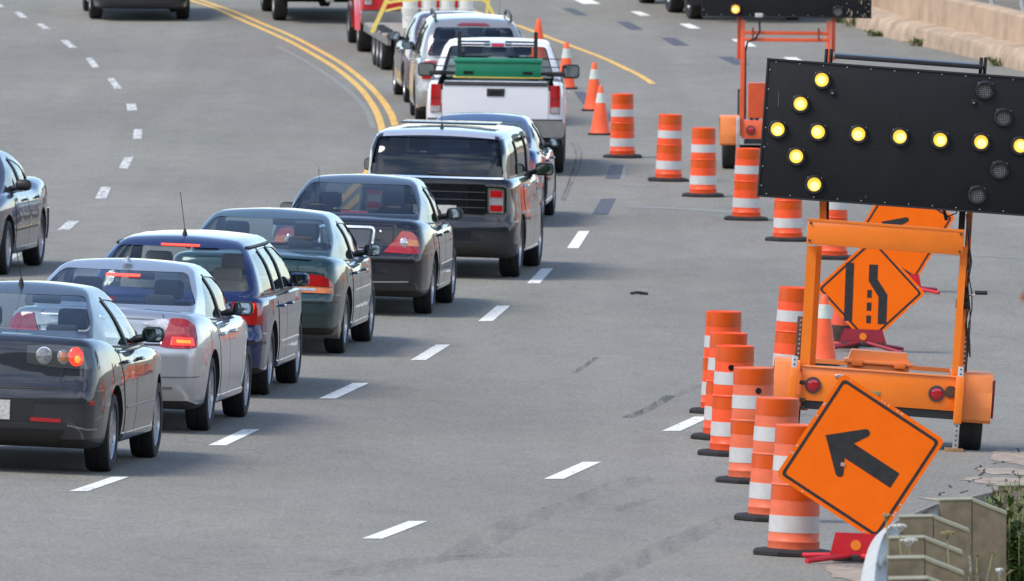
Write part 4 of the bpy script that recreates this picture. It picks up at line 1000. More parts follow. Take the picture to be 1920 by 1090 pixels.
for s in (1, -1):
    C = sp['_C']; b = MB(); pts = []
    for y in rng(.45, 2.75, 12):
        h, _ = C.cast('right' if s > 0 else 'left', y, 1.385); 
        if h: pts.append(h + Vector((s * .025, 0, -.01)))
    b.tube(pts, .014, 6).build('window_visor', BLK, root)

# 4 dark green sedan ------------------------------------------------------------------
dz, bm_ = 1.01, .615
sp = sedan('sedan_car', 'dark green sedan with an open front window and rounded red lamps', P_GREEN, L=4.72, hw=.91, H=1.40, dz=dz, yb=.72, yt=1.62, yfb=3.75, yft=2.85, axles=(1.0, 3.74), wr=.310, z0=.84, belt=.90, yB=2.2, bmp=bm_, spokes=8, glass=glass('pale tinted glass', (.72, .80, .80)), group='cars queueing in the open lane', mirror_mat=BLK,
           rub=[(1.55, .62), (3.2, .62)], rub_w=.012, rub_mat=CHROME)
sp['rear'] = common_rear(sp, P_GREEN, dz, bm_, .50) + [
    ('lip_spoiler', 'rear', [(-.66, 1.035), (-.3, 1.045), (.3, 1.045), (.66, 1.035)], [(-.66, .965), (-.3, .975), (.3, .975), (.66, .965)], P_GREEN, dict(off=.03, n=24, m=4, depth=.06)),
    ('tail_lamp', 'rear', [(.50, .78), (.53, .81), (.60, .825), (.76, .815), (.88, .78), (.98, .73)], [(.49, .715), (.6, .708), (.7, .705), (.80, .705), (.9, .70), (1.0, .695)], RED, dict(mir=True, off=.014, n=16)),
    ('turn_lamp', 'rear', [(.49, .705), (.98, .692)], [(.49, .64), (.98, .635)], AMBER, dict(mir=True, off=.014)),
    ('reversing_lamp', 'rear', [(.50, .69), (.70, .688)], [(.50, .66), (.70, .66)], CLEAR, dict(mir=True, off=.018, of='turn_lamp')),
    ('bumper_seam', 'rear', [(-1.15, .545), (0, .55), (1.15, .545)], [], BLK, dict(line=.014, off=.025)),
    ('bumper_ridge', 'rear', [(-1.15, .49), (0, .49), (1.15, .49)], [(-1.15, .43), (0, .43), (1.15, .43)], P_GREEN, dict(off=.036, n=36)),
    ('number_plate', 'rear', [(-.26, .78), (.26, .78)], [(-.26, .66), (.26, .66)], PLATE, dict(off=.016))]
root = car(sp); place(root, sp, 629, 662, 4.8); exhaust(root, .47, .25, .04, .02); silencer(root, .62); underparts(root, .9, 1.0)

# 5 black sedan -----------------------------------------------------------------------
dz, bm_ = 1.06, .69
sp = sedan('sedan_car', 'black sedan with a chrome framed blank plate and triangular red lamps', P_BLACK, L=4.80, hw=.908, H=1.46, dz=dz, yb=.85, yt=1.70, yfb=3.75, yft=2.9, axles=(1.08, 3.78), wr=.318, belt=.95, z0=.88, yB=2.25, bmp=bm_, spokes=7, glass=G_DARK, group='cars queueing in the open lane', mirror_mat=BLK,
           rub=[(1.65, .52), (3.3, .52)], rub_w=.014, rub_mat=CHROME, )
frame_ = rounded([(-.33, .965), (.33, .965), (.29, .715), (-.29, .715)], .05); frame_.append(frame_[0])
sp['rear'] = common_rear(sp, P_BLACK, dz, bm_, .56) + [
    ('tail_lamp', 'rear', [(.44, .715), (.58, .84), (.66, .935), (.80, .92), (.90, .86), (.94, .80)], [(.43, .70), (.55, .695), (.65, .692), (.78, .69), (.88, .69), (.96, .69)], RED, dict(mir=True, off=.012, n=18)),
    ('turn_lamp', 'rear', [(.73, .845), (.88, .835)], [(.70, .77), (.93, .77)], AMBER, dict(mir=True, off=.018, of='tail_lamp')),
    ('reversing_lamp', 'rear', [(.685, .81)], [], CLEAR, dict(mir=True, disc=.05, off=.012, of='tail_lamp')),
    ('number_plate', 'rear', [(-.28, .935), (.28, .935)], [(-.25, .745), (.25, .745)], GREYP, dict(off=.012)),
    ('plate_frame', 'rear', frame_, [], CHROME, dict(line=.024, off=.02)),
    ('trunk_lock', 'rear', [(.40, .92)], [], CHROME, dict(disc=.016, off=.01)),
    ('bumper_seam', 'rear', [(-1.15, .60), (0, .60), (1.15, .60)], [], GLOSSBLK, dict(line=.016, off=.024)),
    ('bumper_chrome', 'rear', [(-.5, .375), (0, .365), (.72, .385)], [], CHROME, dict(line=.012, off=.026)),
    ('high_brake_lamp', 'back', [(-.15, 1.10), (.15, 1.10)], [(-.15, 1.085), (.15, 1.085)], DRED, dict(off=-.01))]
root = car(sp); place(root, sp, 794, 588, 4.5); underparts(root, .9, 1.08)
for s in (-1,):
    MB().tube([Vector((-.42, 1.35, 1.28)), Vector((-.44, 1.30, 1.55))], .003, 5).build('antenna', BLK, root)

# 6 black SUV with silver roof --------------------------------------------------------
bm_ = .68
sp = wagon('suv_car', 'boxy black SUV with a silver roof and ribbed tailgate ahead of the black sedan', P_BLACK2, 5.12, .965, 1.74, 1.17, .30, (1.05, 4.045), .37, 4.1, 3.35, (.79, .71, 1.205, 1.635), bmp=bm_, cat='car', z0=1.08, slope=.10, hood=1.12, secw=.87, gf=.915, roundg=(.10, .05, .14), zb=.30,
           roof_paint=P_ROOF, roof_z=1.652, glass=G_PRIV, fglass=G_MED, sglass=G_PRIV, antenna=(.0, .75, .30, (-.02, -.25)), mirror=(3.25, 1.18), mirror_out=.03, spokes=5, tyre_w=.24, track_in=.135, group='cars queueing in the open lane', mirror_mat=BLK, mirror_scale=1.2, face_z=.8, belt_mat=CHROME, seat_up=.2, seat_mat=SEATG, floor=.55, arch=.045, handle_mat=CHROME)
lampf = [(.655, 1.065), (.86, 1.06), (.86, .78), (.655, .78), (.655, 1.065)]
sp['rear'] = [('tailgate', 'rear', [(-.62, 1.165), (0, 1.165), (.62, 1.165)], [(-.62, bm_ + .01), (0, bm_ + .01), (.62, bm_ + .01)], P_BLACK2, dict(off=.010, n=24, m=14)),
    ('chrome_strip', 'rear', [(-.90, 1.195), (0, 1.195), (.90, 1.195)], [(-.90, 1.175), (0, 1.175), (.90, 1.175)], CHROME, dict(off=.018, n=30, m=1)),
    ('rear_bumper', 'rear', [(-1.3, bm_ - .0), (0, bm_), (1.3, bm_)], [(-1.3, .34), (0, .31), (1.3, .34)], P_BLACK, dict(off=.045, n=40, m=10, depth=.03)),
    ('bumper_skirt', 'rear', [(-1.25, .42), (0, .43), (1.25, .42)], [(-1.2, .27), (0, .26), (1.2, .27)], BLK, dict(off=.055, n=40, m=4)),
    ('tail_lamp', 'rear', [(.655, 1.065), (.865, 1.06)], [(.655, .78), (.865, .78)], CLEAR, dict(mir=True, off=.016, n=8)),
    ('brake_lamp', 'rear', [(.68, 1.045), (.84, 1.042)], [(.68, .965), (.84, .965)], RED, dict(mir=True, off=.022, of='tail_lamp')),
    ('lower_lamp', 'rear', [(.68, .875), (.84, .875)], [(.68, .80), (.84, .80)], RED, dict(mir=True, off=.022, of='tail_lamp')),
    ('lamp_bezel', 'rear', lampf, [], CHROME, dict(mir=True, line=.018, off=.024, of='tail_lamp')),
    ('wiper', 'back', [(-.1, 1.245), (.5, 1.222)], [(-.1, 1.22), (.5, 1.20)], BLK, dict(off=.03)),
    ('number_plate', 'rear', [(-.26, .86), (.26, .86)], [(-.26, .72), (.26, .72)], PLATE, dict(off=.02))]
for z in (1.12, 1.02, .93, .84):
    sp['rear'].append(('tailgate_rib', 'rear', [(-.62, z + .004), (0, z + .004), (.62, z + .004)], [(-.62, z - .004), (0, z - .004), (.62, z - .004)], mat('satin dark rib', (.11, .11, .115), .3, metal=.5), dict(off=.018, n=20, m=1, of='tailgate')))
root = car(sp); place(root, sp, 957, 519, 4.6); underparts(root, .95, 1.05)
MB().box((0, 2.05, 1.765), (1.15, .85, .022), .01).build('sunroof', GLOSSBLK, root)
b = MB(); b.box((0, .5, .36), (.1, .3, .06), .02); b.box((.55, .45, .32), (.12, .3, .07), .03); b.box((-.2, .9, .38), (.7, .6, .16), .05); b.build('tow_frame', UNDER, root)

# 7 dark blue sedan -------------------------------------------------------------------
dz, bm_ = 1.03, .66
sp = sedan('sedan_car', 'dark blue metallic sedan half hidden behind the black SUV', P_BLUE, L=4.85, hw=.90, H=1.40, dz=dz, yb=.80, yt=1.75, yfb=3.8, yft=2.95, axles=(1.05, 3.85), wr=.318, belt=.92, z0=.86, yB=2.35, bmp=bm_, spokes=6, glass=G_BLUE, group='cars queueing in the open lane', mirror_mat=BLK)
sp['rear'] = common_rear(sp, P_BLUE, dz, bm_, .45) + [
    ('tail_lamp', 'rear', [(.38, .90), (.5, .94), (.75, .93), (.92, .86), (1.02, .82)], [(.40, .73), (.6, .70), (.8, .70), (.92, .71), (1.0, .74)], DRED, dict(mir=True, off=.012, n=16)),
    ('lamp_strip', 'rear', [(.42, .83), (.90, .81)], [(.42, .815), (.90, .79)], RED, dict(mir=True, off=.018, of='tail_lamp'))]
for z in (.55, .49, .43): sp['rear'].append(('bumper_groove', 'rear', [(-1.1, z), (0, z), (1.1, z)], [], BLK, dict(line=.012, off=.026)))
root = car(sp); place(root, sp, 1004, 421, 3.2); underparts(root, .9, 1.05)

# 8 white pickup ----------------------------------------------------------------------
def pickup(name, label, pt, full=True, **kw):
    kw.setdefault('face_z', .85)
    L, hw, H = 5.6, 1.01, 1.88
    lower = S_(L, hw, [(0, 1.36), (3.0, 1.36), (3.4, 1.20), (4.4, 1.17), (L - .2, 1.08), (L, .95)], [(0, .62), (.6, .55), (1.9, .40), (L - .6, .36), (L, .42)],
               [(.3, .20), (.62, .14), (.8, .12), (1.36, .12)], [(.3, L - .1), (.6, L), (.9, L), (1.1, L - .08), (1.3, L - .3)],
               [(0, .965), (.3, .98), (.7, .995), (1.2, 1), (L - .8, .98), (L, .90)], [(.3, .955), (.6, .985), (.9, 1), (1.15, .985), (1.36, .955)], (.08, .03, .09), .01, .02)
    green = S_(4.3, hw * .95, [(0, H - .03), (2.6, H - .01), (3.3, H), (3.9, H - .03), (L, H - .1)], [(0, 1.1), (L, 1.1)],
               [(1.1, 2.02), (1.36, 2.06), (1.6, 2.14), (1.8, 2.24), (H, 2.42)], [(1.1, 4.55), (1.2, 4.35), (1.45, 4.05), (1.8, 3.65), (H, 3.4)],
               [(0, 1), (2.2, .985), (L, .95)], [(1.1, 1), (1.3, .98), (1.55, .91), (1.8, .81), (H, .77)], (.10, .04, .13), .03, .05)
    green['z0'] = 1.1; green['cavbot'] = .6
    sp = dict(name=name, label=label, cat='pickup truck', paint=pt, hw=hw, lower=lower, green=green,
              side_windows=[[(2.35, 1.24), (2.5, 1.70), (2.93, 1.74), (2.93, 1.22)], [(3.0, 1.22), (3.0, 1.74), (3.62, 1.72), (4.0, 1.35), (3.95, 1.22)]],
              rear_window=[(-.86, 1.22), (.86, 1.22), (.70, 1.785), (-.70, 1.785)], rw_depth=2.6, front_window=[(-.8, 1.26), (.8, 1.26), (.66, 1.76), (-.66, 1.76)], fw_y=3.3,
              pillars=[], wheels=[(1.25, .40), (4.55, .40)], mirror=(3.78, 1.36), seat_y=2.75, dash_y=4.0, glass=G_MED, mirror_scale=1.4, mirror_tall=1.15, seat_up=.25, floor=.72, rear=[],
              doors=[('front_door', [(2.98, 1.19), (4.08, 1.19)], [(2.98, .50), (4.05, .50)], 3.2, 1.1)], tyre_w=.265, track_in=.15, rim=STEEL, arch=.07, yc=2.2,
              extra_cut=lambda: prism_mesh([([(-.80, .80), (.80, .80), (.80, 1.6), (-.80, 1.6)], (0, .22, 0), (1, 0, 0), (0, 0, 1), (0, 1.72, 0))]))
    sp.update(kw)
    sp['rear'] = [
        ('tailgate', 'rear', [(-.80, 1.35), (0, 1.352), (.80, 1.35)], [(-.80, .80), (0, .80), (.80, .80)], pt, dict(off=.012, n=20, m=12)),
        ('tailgate_cap', 'rear', [(-.79, 1.372), (.79, 1.372)], [(-.79, 1.285), (.79, 1.285)], BLK, dict(off=.024, n=16, m=3, of='tailgate')),
        ('tailgate_handle', 'rear', rounded([(-.14, 1.245), (.14, 1.245)], .01)[0:1] + [(.14, 1.245)], [(-.13, 1.135), (.13, 1.135)], BLK, dict(off=.022, of='tailgate')),
        ('handle_recess', 'rear', [(-.085, 1.21), (.085, 1.21)], [(-.085, 1.165), (.085, 1.165)], HOLE, dict(off=.026, of='tailgate')),
        ('tail_lamp', 'rear', [(.83, 1.30), (1.06, 1.30)], [(.83, .90), (1.06, .89)], RED, dict(mir=True, off=.014, n=8)),
        ('reversing_lamp', 'rear', [(.84, .99), (1.04, .985)], [(.84, .905), (1.04, .90)], CLEAR, dict(mir=True, off=.020, of='tail_lamp')),
        ('lamp_divider', 'rear', [(.84, 1.12), (1.05, 1.115)], [(.84, 1.105), (1.05, 1.10)], DRED, dict(mir=True, off=.022, of='tail_lamp'))]
    return sp
sp = pickup('pickup_truck', 'white pickup with a green toolbox and black cab rack behind the cones', P_WHITE, group='cars queueing in the open lane', mirror_mat=BLK)
sp['rear'].append(('third_brake_lamp', 'back', [(-.20, 1.835), (.20, 1.835)], [(-.19, 1.775), (.19, 1.775)], CLEAR, dict(off=.012)))
sp['rear'].append(('brake_lens', 'back', [(-.09, 1.827), (.09, 1.827)], [(-.09, 1.785), (.09, 1.785)], RED, dict(off=.020, of='third_brake_lamp')))
root = car(sp); place(root, sp, 1040, 324, .6)
PICK = root
def chrome_bumper(root, m=DCHROME):
    b = MB(); b.prism(rounded([(-1.0, .56), (1.0, .56), (1.0, .80), (-1.0, .80)], .06), (0, -.06, 0), (1, 0, 0), (0, 0, 1), (0, .16, 0)); b.build('rear_bumper', m, root)
    MB().prism([(-.97, .80), (.97, .80), (.97, .815), (-.97, .815)], (0, -.05, 0), (1, 0, 0), (0, 0, 1), (0, .2, 0)).build('bumper_step', BLK, root)
    MB().box((0, .12, .52), (1.7, .2, .10), .03).build('hitch_frame', UNDER, root)
    b = MB(); b.tube([(-.75, 1.25, .42), (.75, 1.25, .42)], .07, 10); b.lathe([(0, -.16), (.15, -.08), (.15, .08), (0, .16)], 16, axis='X', c=(0, 1.25, .42)); b.tube([(.5, .3, .5), (.55, 2.0, .45)], .05, 8)
    for s in (1, -1): b.box((s * .5, 1.6, .58), (.09, 2.6, .12))
    b.build('rear_axle', UNDER, root)
chrome_bumper(root)
b = MB()
for s in (1, -1): b.box((s * .555, 1.93, 1.70), (.055, .05, .62)); b.box((s * .86, 1.93, 1.40), (.26, .07, .07), .01)
for z in (1.86, 1.815): b.box((-.32, 1.93, z), (.42, .03, .025)); b.box((.32, 1.93, z), (.42, .03, .025))
b.box((0, 1.93, 1.40), (1.8, .06, .05)); b.build('cab_rack', BLK, root)
b = MB()
for z in (1.62, 1.50): b.tube([(-.92, 1.96, z), (.92, 1.96, z)], .008, 6)
b.build('window_guard_wires', BLK, root)
GRN = mat('green toolbox paint', (.008, .20, .10), .45, noise=.1, nscale=6, grime=.15)
tb = empty('toolbox', root.matrix_world @ Matrix.Translation((0.02, 1.45, 1.36)), 'long green metal toolbox standing in the bed of the white pickup', 'toolbox')
b = MB(); b.box((0, 0, .115), (1.24, .5, .21), .008); b.build('box_body', GRN, tb)
MB().box((0, -.0, .245), (1.28, .53, .06), .012).build('lid', GRN, tb)
b = MB()
for s in (-1, 1): b.box((s * .43, -.252, .075), (.14, .01, .045))
b.build('fork_slots', HOLE, tb)
YS = mat('yellow webbing', (.72, .50, .08), .7, noise=.15, nscale=20)
MB().box((0, -.02, .004), (1.30, .5, .018), .004).build('wooden_batten', YS, tb)

# 9 pewter SUV ahead of the pickup ------------------------------------------------------
bm_ = .62
sp = wagon('suv_car', 'silver SUV with roof rails and a dark rear window just ahead of the white pickup', P_BEIGE, 4.75, .915, 1.70, 1.06, .52, (.95, 3.65), .355, 3.75, 2.95, (.74, .60, 1.10, 1.55), bmp=bm_, z0=.98, slope=.24, hood=1.05, secw=.755, glass=G_DARK, seat_up=.12, group='cars queueing in the open lane', mirror_mat=BLK, floor=.5)
sp['rear'] = [('tailgate', 'rear', [(-.66, 1.07), (.66, 1.07)], [(-.6, .64), (.6, .64)], P_BEIGE, dict(n=20, m=8)),
    ('rear_bumper', 'rear', [(-1.2, bm_), (0, bm_), (1.2, bm_)], [(-1.2, .31), (0, .29), (1.2, .31)], P_BEIGE, dict(off=.03, n=36, m=8, depth=.02)),
    ('tail_lamp', 'rear', [(.62, 1.03), (.86, 1.03)], [(.64, .88), (.92, .88)], RED, dict(mir=True, off=.014)),
    ('reversing_lamp', 'rear', [(.64, .87), (.88, .87)], [(.64, .82), (.88, .82)], CLEAR, dict(mir=True, off=.014)),
    ('lower_lamp', 'rear', [(.64, .81), (.90, .81)], [(.66, .74), (.92, .74)], RED, dict(mir=True, off=.014)),
    ('high_brake_lamp', 'back', [(-.26, 1.585), (-.2, 1.62), (.2, 1.62), (.26, 1.585)], [(-.26, 1.578), (0, 1.578), (.26, 1.578)], DRED, dict(off=.02)),
    ('number_plate', 'rear', [(-.26, .86), (.26, .86)], [(-.26, .72), (.26, .72)], PLATE, dict(off=.014))]
root = car(sp); place(root, sp, 790, 231, -2.2, side=-1); underparts(root, .9, .95)
for s in (1, -1):
    b = MB(); b.tube([(s * .60, .62, 1.64), (s * .60, .70, 1.735), (s * .605, 1.2, 1.755), (s * .60, 2.6, 1.755), (s * .59, 2.8, 1.69)], .022, 8); b.build('roof_rail', BLK, root)
MB().tube([(.5, 3.0, 1.6), (.52, 2.95, 2.3)], .003, 5).build('antenna', BLK, root)

# 10 maroon sedan ---------------------------------------------------------------------
dz, bm_ = 1.04, .64
sp = sedan('sedan_car', 'dusty maroon sedan with a bluish roof between the silver SUV and the flatbed trailer', P_MAROON, L=4.7, hw=.90, H=1.47, dz=dz, yb=.75, yt=1.6, yfb=3.65, yft=2.85, axles=(1.0, 3.72), wr=.315, belt=.94, yB=2.2, bmp=bm_, glass=G_BLUE, spokes=5, group='cars queueing in the open lane', mirror_mat=BLK, mirror_scale=1.15)
sp['rear'] = common_rear(sp, P_MAROON, dz, bm_, .5) + [('tail_lamp', 'rear', [(.5, .98), (.9, .96)], [(.5, .80), (.94, .80)], RED, dict(mir=True, off=.012)), ('reversing_lamp', 'rear', [(.5, .79), (.9, .79)], [(.5, .72), (.92, .72)], CLEAR, dict(mir=True, off=.012))]
root = car(sp); place(root, sp, 768, 192, -4.0, side=-1); underparts(root, .9, 1.0)

# 11 red pickup pulling the trailer ------------------------------------------------------
sp = pickup('pickup_truck', 'red pickup with flared wheel arches towing the flatbed trailer of white pails', P_RED, group='trucks farther up the road', mirror_mat=BLK, rimr=.6)
root = car(sp); place(root, sp, 683, 97, -3.8, side=-1); chrome_bumper(root)
C = sp['_C']
for s in (1, -1):
    b = MB(); prev = None
    for k in range(15):
        a = math.pi * k / 14; y, z = 1.25 - math.cos(a) * .56, .42 + math.sin(a) * .52
        y2, z2 = 1.25 - math.cos(a) * .72, .42 + math.sin(a) * .82
        cur = b.ring([(s * .96, y, z), (s * 1.07, y, z), (s * 1.07, 1.25 - math.cos(a) * .62, .42 + math.sin(a) * .60), (s * .98, y2, z2)])
        if prev: b.bridge(prev, cur)
        prev = cur
    b.build('flared_fender', P_RED, root)
RP = root
# 12 13 dark vehicles cut off by the top of the frame, 14 oncoming sedan -----------------
sp = pickup('pickup_truck', 'black pickup whose wheels and exhaust show at the top, right of the yellow lines', P_MUD, group='trucks farther up the road', mirror_mat=BLK, glass=G_PRIV)
root = car(sp); place(root, sp, 524, 38, -5.0, side=-1); chrome_bumper(root, BLK); exhaust(root, -.42, .56, .07, 0.0)
b = MB(); b.box((0, 0, .48), (.16, .3, .12), .02); b.tube([(0, -.22, .50), (0, -.22, .58)], .03, 10); b.build('tow_hitch', CHROME, root)
sp = wagon('suv_car', 'dark oncoming SUV, only bumper and wheels showing at the top left', P_BLACK, 4.9, .955, 1.78, 1.08, .5, (1.0, 3.85), .375, 3.8, 3.1, (.74, .68, 1.15, 1.6), z0=1.0, hood=1.1, secw=.84, zb=.4, tyre_w=.25, group='oncoming vehicles')
sp['rear'] = [('front_bumper', 'front', [(-.93, .66), (0, .68), (.93, .66)], [(-.93, .36), (0, .33), (.93, .36)], BLK, dict(off=.02, n=30, m=6)), ('grille', 'front', [(-.5, .92), (.5, .92)], [(-.48, .72), (.48, .72)], GLOSSBLK, dict(off=.012)), ('headlamp', 'front', [(.55, .95), (.85, .95)], [(.55, .78), (.85, .78)], CLEAR, dict(mir=True, off=.012))]
root = car(sp); place(root, sp, 342, 36, 175.5, wheel_i=1, side=-1)
dz = 1.04
sp = sedan('sedan_car', 'steel blue oncoming sedan entering at the left frame edge', P_STEEL, L=4.6, hw=.89, H=1.42, dz=dz, yb=.85, yt=1.75, yfb=3.55, yft=2.7, axles=(.98, 3.60), wr=.315, yB=2.2, belt=.93, closed=False, spokes=8, group='oncoming vehicles', glass=glass('clear grey glass', (.62, .66, .64)), rub=[(1.5, .50), (3.2, .50)], rub_w=.02, rub_mat=BLK, mirror_mat=BLK)
sp['rear'] = common_rear(sp, P_STEEL, dz, .66, .55) + [('tail_lamp', 'rear', [(.5, .96), (1.1, .93)], [(.5, .80), (1.1, .80)], RED, dict(mir=True, off=.012)),
    ('headlamp', 'front', [(.45, .74), (.74, .74)], [(.45, .60), (.74, .60)], CLEAR, dict(mir=True, off=.012)), ('grille', 'front', [(-.38, .70), (.38, .70)], [(-.36, .58), (.36, .58)], GLOSSBLK, dict(off=.012))]
root = car(sp); P = at(60, 497); Q = at(9, 517); yaw = math.degrees(math.atan2(Q.x - P.x, Q.y - P.y)); place(root, sp, 62, 498, yaw + 2.5, side=-1)
# ------------------------------------------------------------------ signs
S_OR = mat('orange sign sheeting', (1.0, .155, .0), .6, noise=.08, nscale=4, spec=.2, grime=.14)
S_BK = mat('black sign ink', (.022, .022, .022), .55, noise=.5, nscale=14)
S_EDGE = mat('bare aluminium', (.45, .45, .45), .4, metal=.8)
S_RED = mat('red steel stand', (.58, .012, .022), .4, noise=.15, nscale=6, grime=.25); S_DRED = mat('dull red steel', (.30, .015, .03), .5, noise=.2, nscale=6, grime=.3)
S_TAPE = mat('orange reflector', (.88, .22, .02), .3)
def sign(M, side, rot, label, graphic, foot, seed=0, stand=None):
    """square sheet on a red spring stand; local X right, Z up, faces -Y; centre at (0, 0, cz)"""
    t = empty('road_work_sign', M, label, 'road sign', 'portable orange road work signs')
    cz = foot; a = R(rot); u = Vector((math.cos(a), 0, math.sin(a))); v = Vector((-math.sin(a), 0, math.cos(a))); h = side / 2; o = Vector((0, 0, cz))
    rc = .045
    MB().prism(rounded([(-h, -h), (h, -h), (h, h), (-h, h)], rc, 5), o, u, v, (0, .004, 0)).build('sign_panel', [S_OR], t, angle=30)
    pn = t.children[0]
    b = MB(); i0, i1 = h - .028, h - .050
    A = rounded([(-i0, -i0), (i0, -i0), (i0, i0), (-i0, i0)], rc * .8, 5); B = rounded([(-i1, -i1), (i1, -i1), (i1, i1), (-i1, i1)], rc * .6, 5)
    ra = b.ring([o + u * x + v * y + Vector((0, -.0015, 0)) for x, y in A]); rb = b.ring([o + u * x + v * y + Vector((0, -.0015, 0)) for x, y in B]); b.bridge(ra, rb)
    b.build('border_line', S_BK, pn)
    for poly, uu, vv in graphic:
        MB().prism(poly, o + Vector((0, -.0012, 0)), uu or u, vv or v, (0, -.0006, 0)).build('symbol', S_BK, pn)
    rr = random.Random(seed); b = MB()
    for k in range(26):
        q = rr.choice((-1, 1)) * (h - .012); w_ = rr.uniform(-h, h); x, y = (q, w_) if rr.random() < .5 else (w_, q); s = rr.uniform(.003, .008)
        b.prism([(x - s, y - s * .6), (x + s, y - s), (x + s * .7, y + s), (x - s, y + s * .5)], o + Vector((0, -.0012, 0)), u, v, (0, -.0005, 0))
    kind(b.build('paint_chips', mat('chipped paint', (.55, .50, .45), .7), pn), 'stuff')
    return t, u, v, o
X_, Z_ = Vector((1, 0, 0)), Vector((0, 0, 1))
def stand(t, x, w_, z0, z1, red, ln=.40, z=.05):
    # splayed legs and the holder plate with its round reflector
    MB().prism([(-w_ / 2, z0), (w_ / 2, z0), (w_ * .40, z1), (-w_ * .40, z1)], (x, -.035, 0), X_, Z_, (0, .012, 0)).build('holder_plate', red, t)
    MB().prism([(-w_ / 2, z0), (w_ / 2, z0), (w_ * .40, z1), (-w_ * .40, z1)], (x, .035, 0), X_, Z_, (0, .012, 0)).build('holder_plate', red, t)
    MB().lathe([(0, -.003), (.038, -.003), (.038, 0), (0, 0)], 20, axis='Y', c=(x, -.036, (z0 + z1) / 2)).build('round_reflector', S_TAPE, t)
    for sx in (-1, 1):
        for sy in (-1, 1):
            MB().tube([(x + sx * .05, sy * .05, z0 + .01), (x + sx * ln, sy * .42, .022)], .020, 6).build('leg', red, t)
    MB().box((x, 0, z0 - .01), (w_ * .9, .10, .05), .01).build('leg_bracket', mat('black painted bracket', (.02, .02, .02), .6), t)
# nearest: square leaning 31 degrees with a block arrow along its own edge
def arrow(L=.60, w_=.062, hw_=.20, hl=.235):
    n = []
    n += [(L / 2, -w_), (L / 2, w_), (-L / 2 + hl - .03, w_)]
    n += rounded([(-L / 2 + hl - .03, w_), (-L / 2 + hl + .035, hw_ - .02), (-L / 2 + hl - .01, hw_ + .01)], .03, 3)[5:] if False else [(-L / 2 + hl + .03, hw_ - .035), (-L / 2 + hl + .028, hw_ - .012), (-L / 2 + hl + .008, hw_ + .002), (-L / 2 + hl - .018, hw_ - .004)]
    n += [(-L / 2, 0)]
    n += [(-L / 2 + hl - .018, -hw_ + .004), (-L / 2 + hl + .008, -hw_ - .002), (-L / 2 + hl + .028, -hw_ + .012), (-L / 2 + hl + .03, -hw_ + .035)]
    n += [(-L / 2 + hl - .03, -w_)]
    return n
P = at(1606, 1056); sN = 261.0; M = frame(P, 0); cen = atY(1613, 859, P.y); inv = M.inverted()
loc = inv @ cen
t, u, v, o = sign(M @ Matrix.Translation((loc.x, 0, 0)), .885, -31.0, 'nearest square orange sign tilted on its corner with a black arrow pointing up left', [(arrow(), None, None)], loc.z, 3)
stand(t, (1606 - 1613) / sN + .02, .37, .045, .215, S_RED, .36)
b = MB(); a_ = Vector((-.235, -.008, loc.z + .155)) if False else None
for sc_ in (0,):
    ph = inv @ atY(1580, 871, P.y); ph = Vector((ph.x - loc.x, -.004, ph.z)); MB().prism([(-.016, -.012), (.014, -.016), (.018, .01), (-.012, .016)], ph, X_, Z_, (0, -.002, 0)).build('torn_patch', mat('torn patch', (.55, .30, .25), .8), t.children[0])
# lane shift sign behind the trailer
P = at(1632, 660); M = frame(P, 2); inv = M.inverted(); c = inv @ atY(1632, 546, P.y)
s_ = 183.0
rail = lambda pts, wd: pts
def px(x, y): return ((x - 1632) / s_, -(y - 546) / s_)
bars = [([px(1583, 493), px(1599, 493), px(1599, 605), px(1583, 605)], X_, Z_),
        ([px(1628, 495), px(1645, 495), px(1645, 523), px(1665, 552), px(1665, 609), px(1648, 609), px(1648, 557), px(1628, 527)], X_, Z_)]
for y0, y1 in ((544, 559), (568, 584), (593, 608)): bars.append(([px(1626, y0), px(1635, y0), px(1635, y1), px(1626, y1)], X_, Z_))
t, u, v, o = sign(M @ Matrix.Translation((c.x, 0, 0)), .82, 44.5, 'orange diamond sign with lane shift symbol seen through the trailer frame', bars, c.z, 5)
stand(t, -.06, .50, .085, .235, S_DRED, .42)
# third sign, mostly behind the board
P = at(1698, 548); M = frame(P, 0); inv = M.inverted(); c = inv @ atY(1694, 430, P.y)
t, u, v, o = sign(M @ Matrix.Translation((c.x, 0, 0)), .88, -30.0, 'farthest orange sign, partly hidden by the arrow board and the lane shift sign', [([(x + .035, y - .06) for x, y in arrow()], None, None)], c.z, 8)
stand(t, .06, .34, .05, .21, S_RED, .36)

# ------------------------------------------------------------------ arrow board trailers
T_OR = mat('orange trailer enamel', (.93, .21, .012), .35, coat=.4, noise=.08, nscale=3, grime=.12); T_OR2 = mat('sun faded orange enamel', (.80, .115, .035), .42, coat=.2, noise=.12, nscale=3, grime=.2)
T_FEN = mat('pale orange plastic', (.90, .27, .07), .5, noise=.06, nscale=4, grime=.1)
B_FACE = mat('matt black board', (.0105, .011, .0125), .6, spec=.3, noise=.25, nscale=2.2, grime=.04)
B_TRIM = mat('black board edge', (.02, .02, .022), .5)
LAMP_ON = mat('lit yellow lamp', (.9, .6, .05), .3, emit=(1.0, .62, .07), estr=.62); LAMP_HOT = mat('lit lamp centre', (1, .9, .3), .3, emit=(1.0, .84, .28), estr=.78)
LAMP_AMB = mat('lit amber lamp', (1, .4, .05), .3, emit=(1.0, .30, .02), estr=1.3)
LAMP_OFF = mat('unlit lamp grid', (.70, .70, .68), .35, noise=.3, nscale=40)
GRID = mat('lamp grid wires', (.03, .03, .03), .6); SCREW = mat('bright screw', (.7, .7, .7), .3, metal=.9)
GALV = mat('galvanised steel', (.55, .56, .56), .45, metal=.5, noise=.25, nscale=8, grime=.1)
WOOD = mat('weathered timber', (.30, .16, .07), .85, noise=.4, nscale=12)
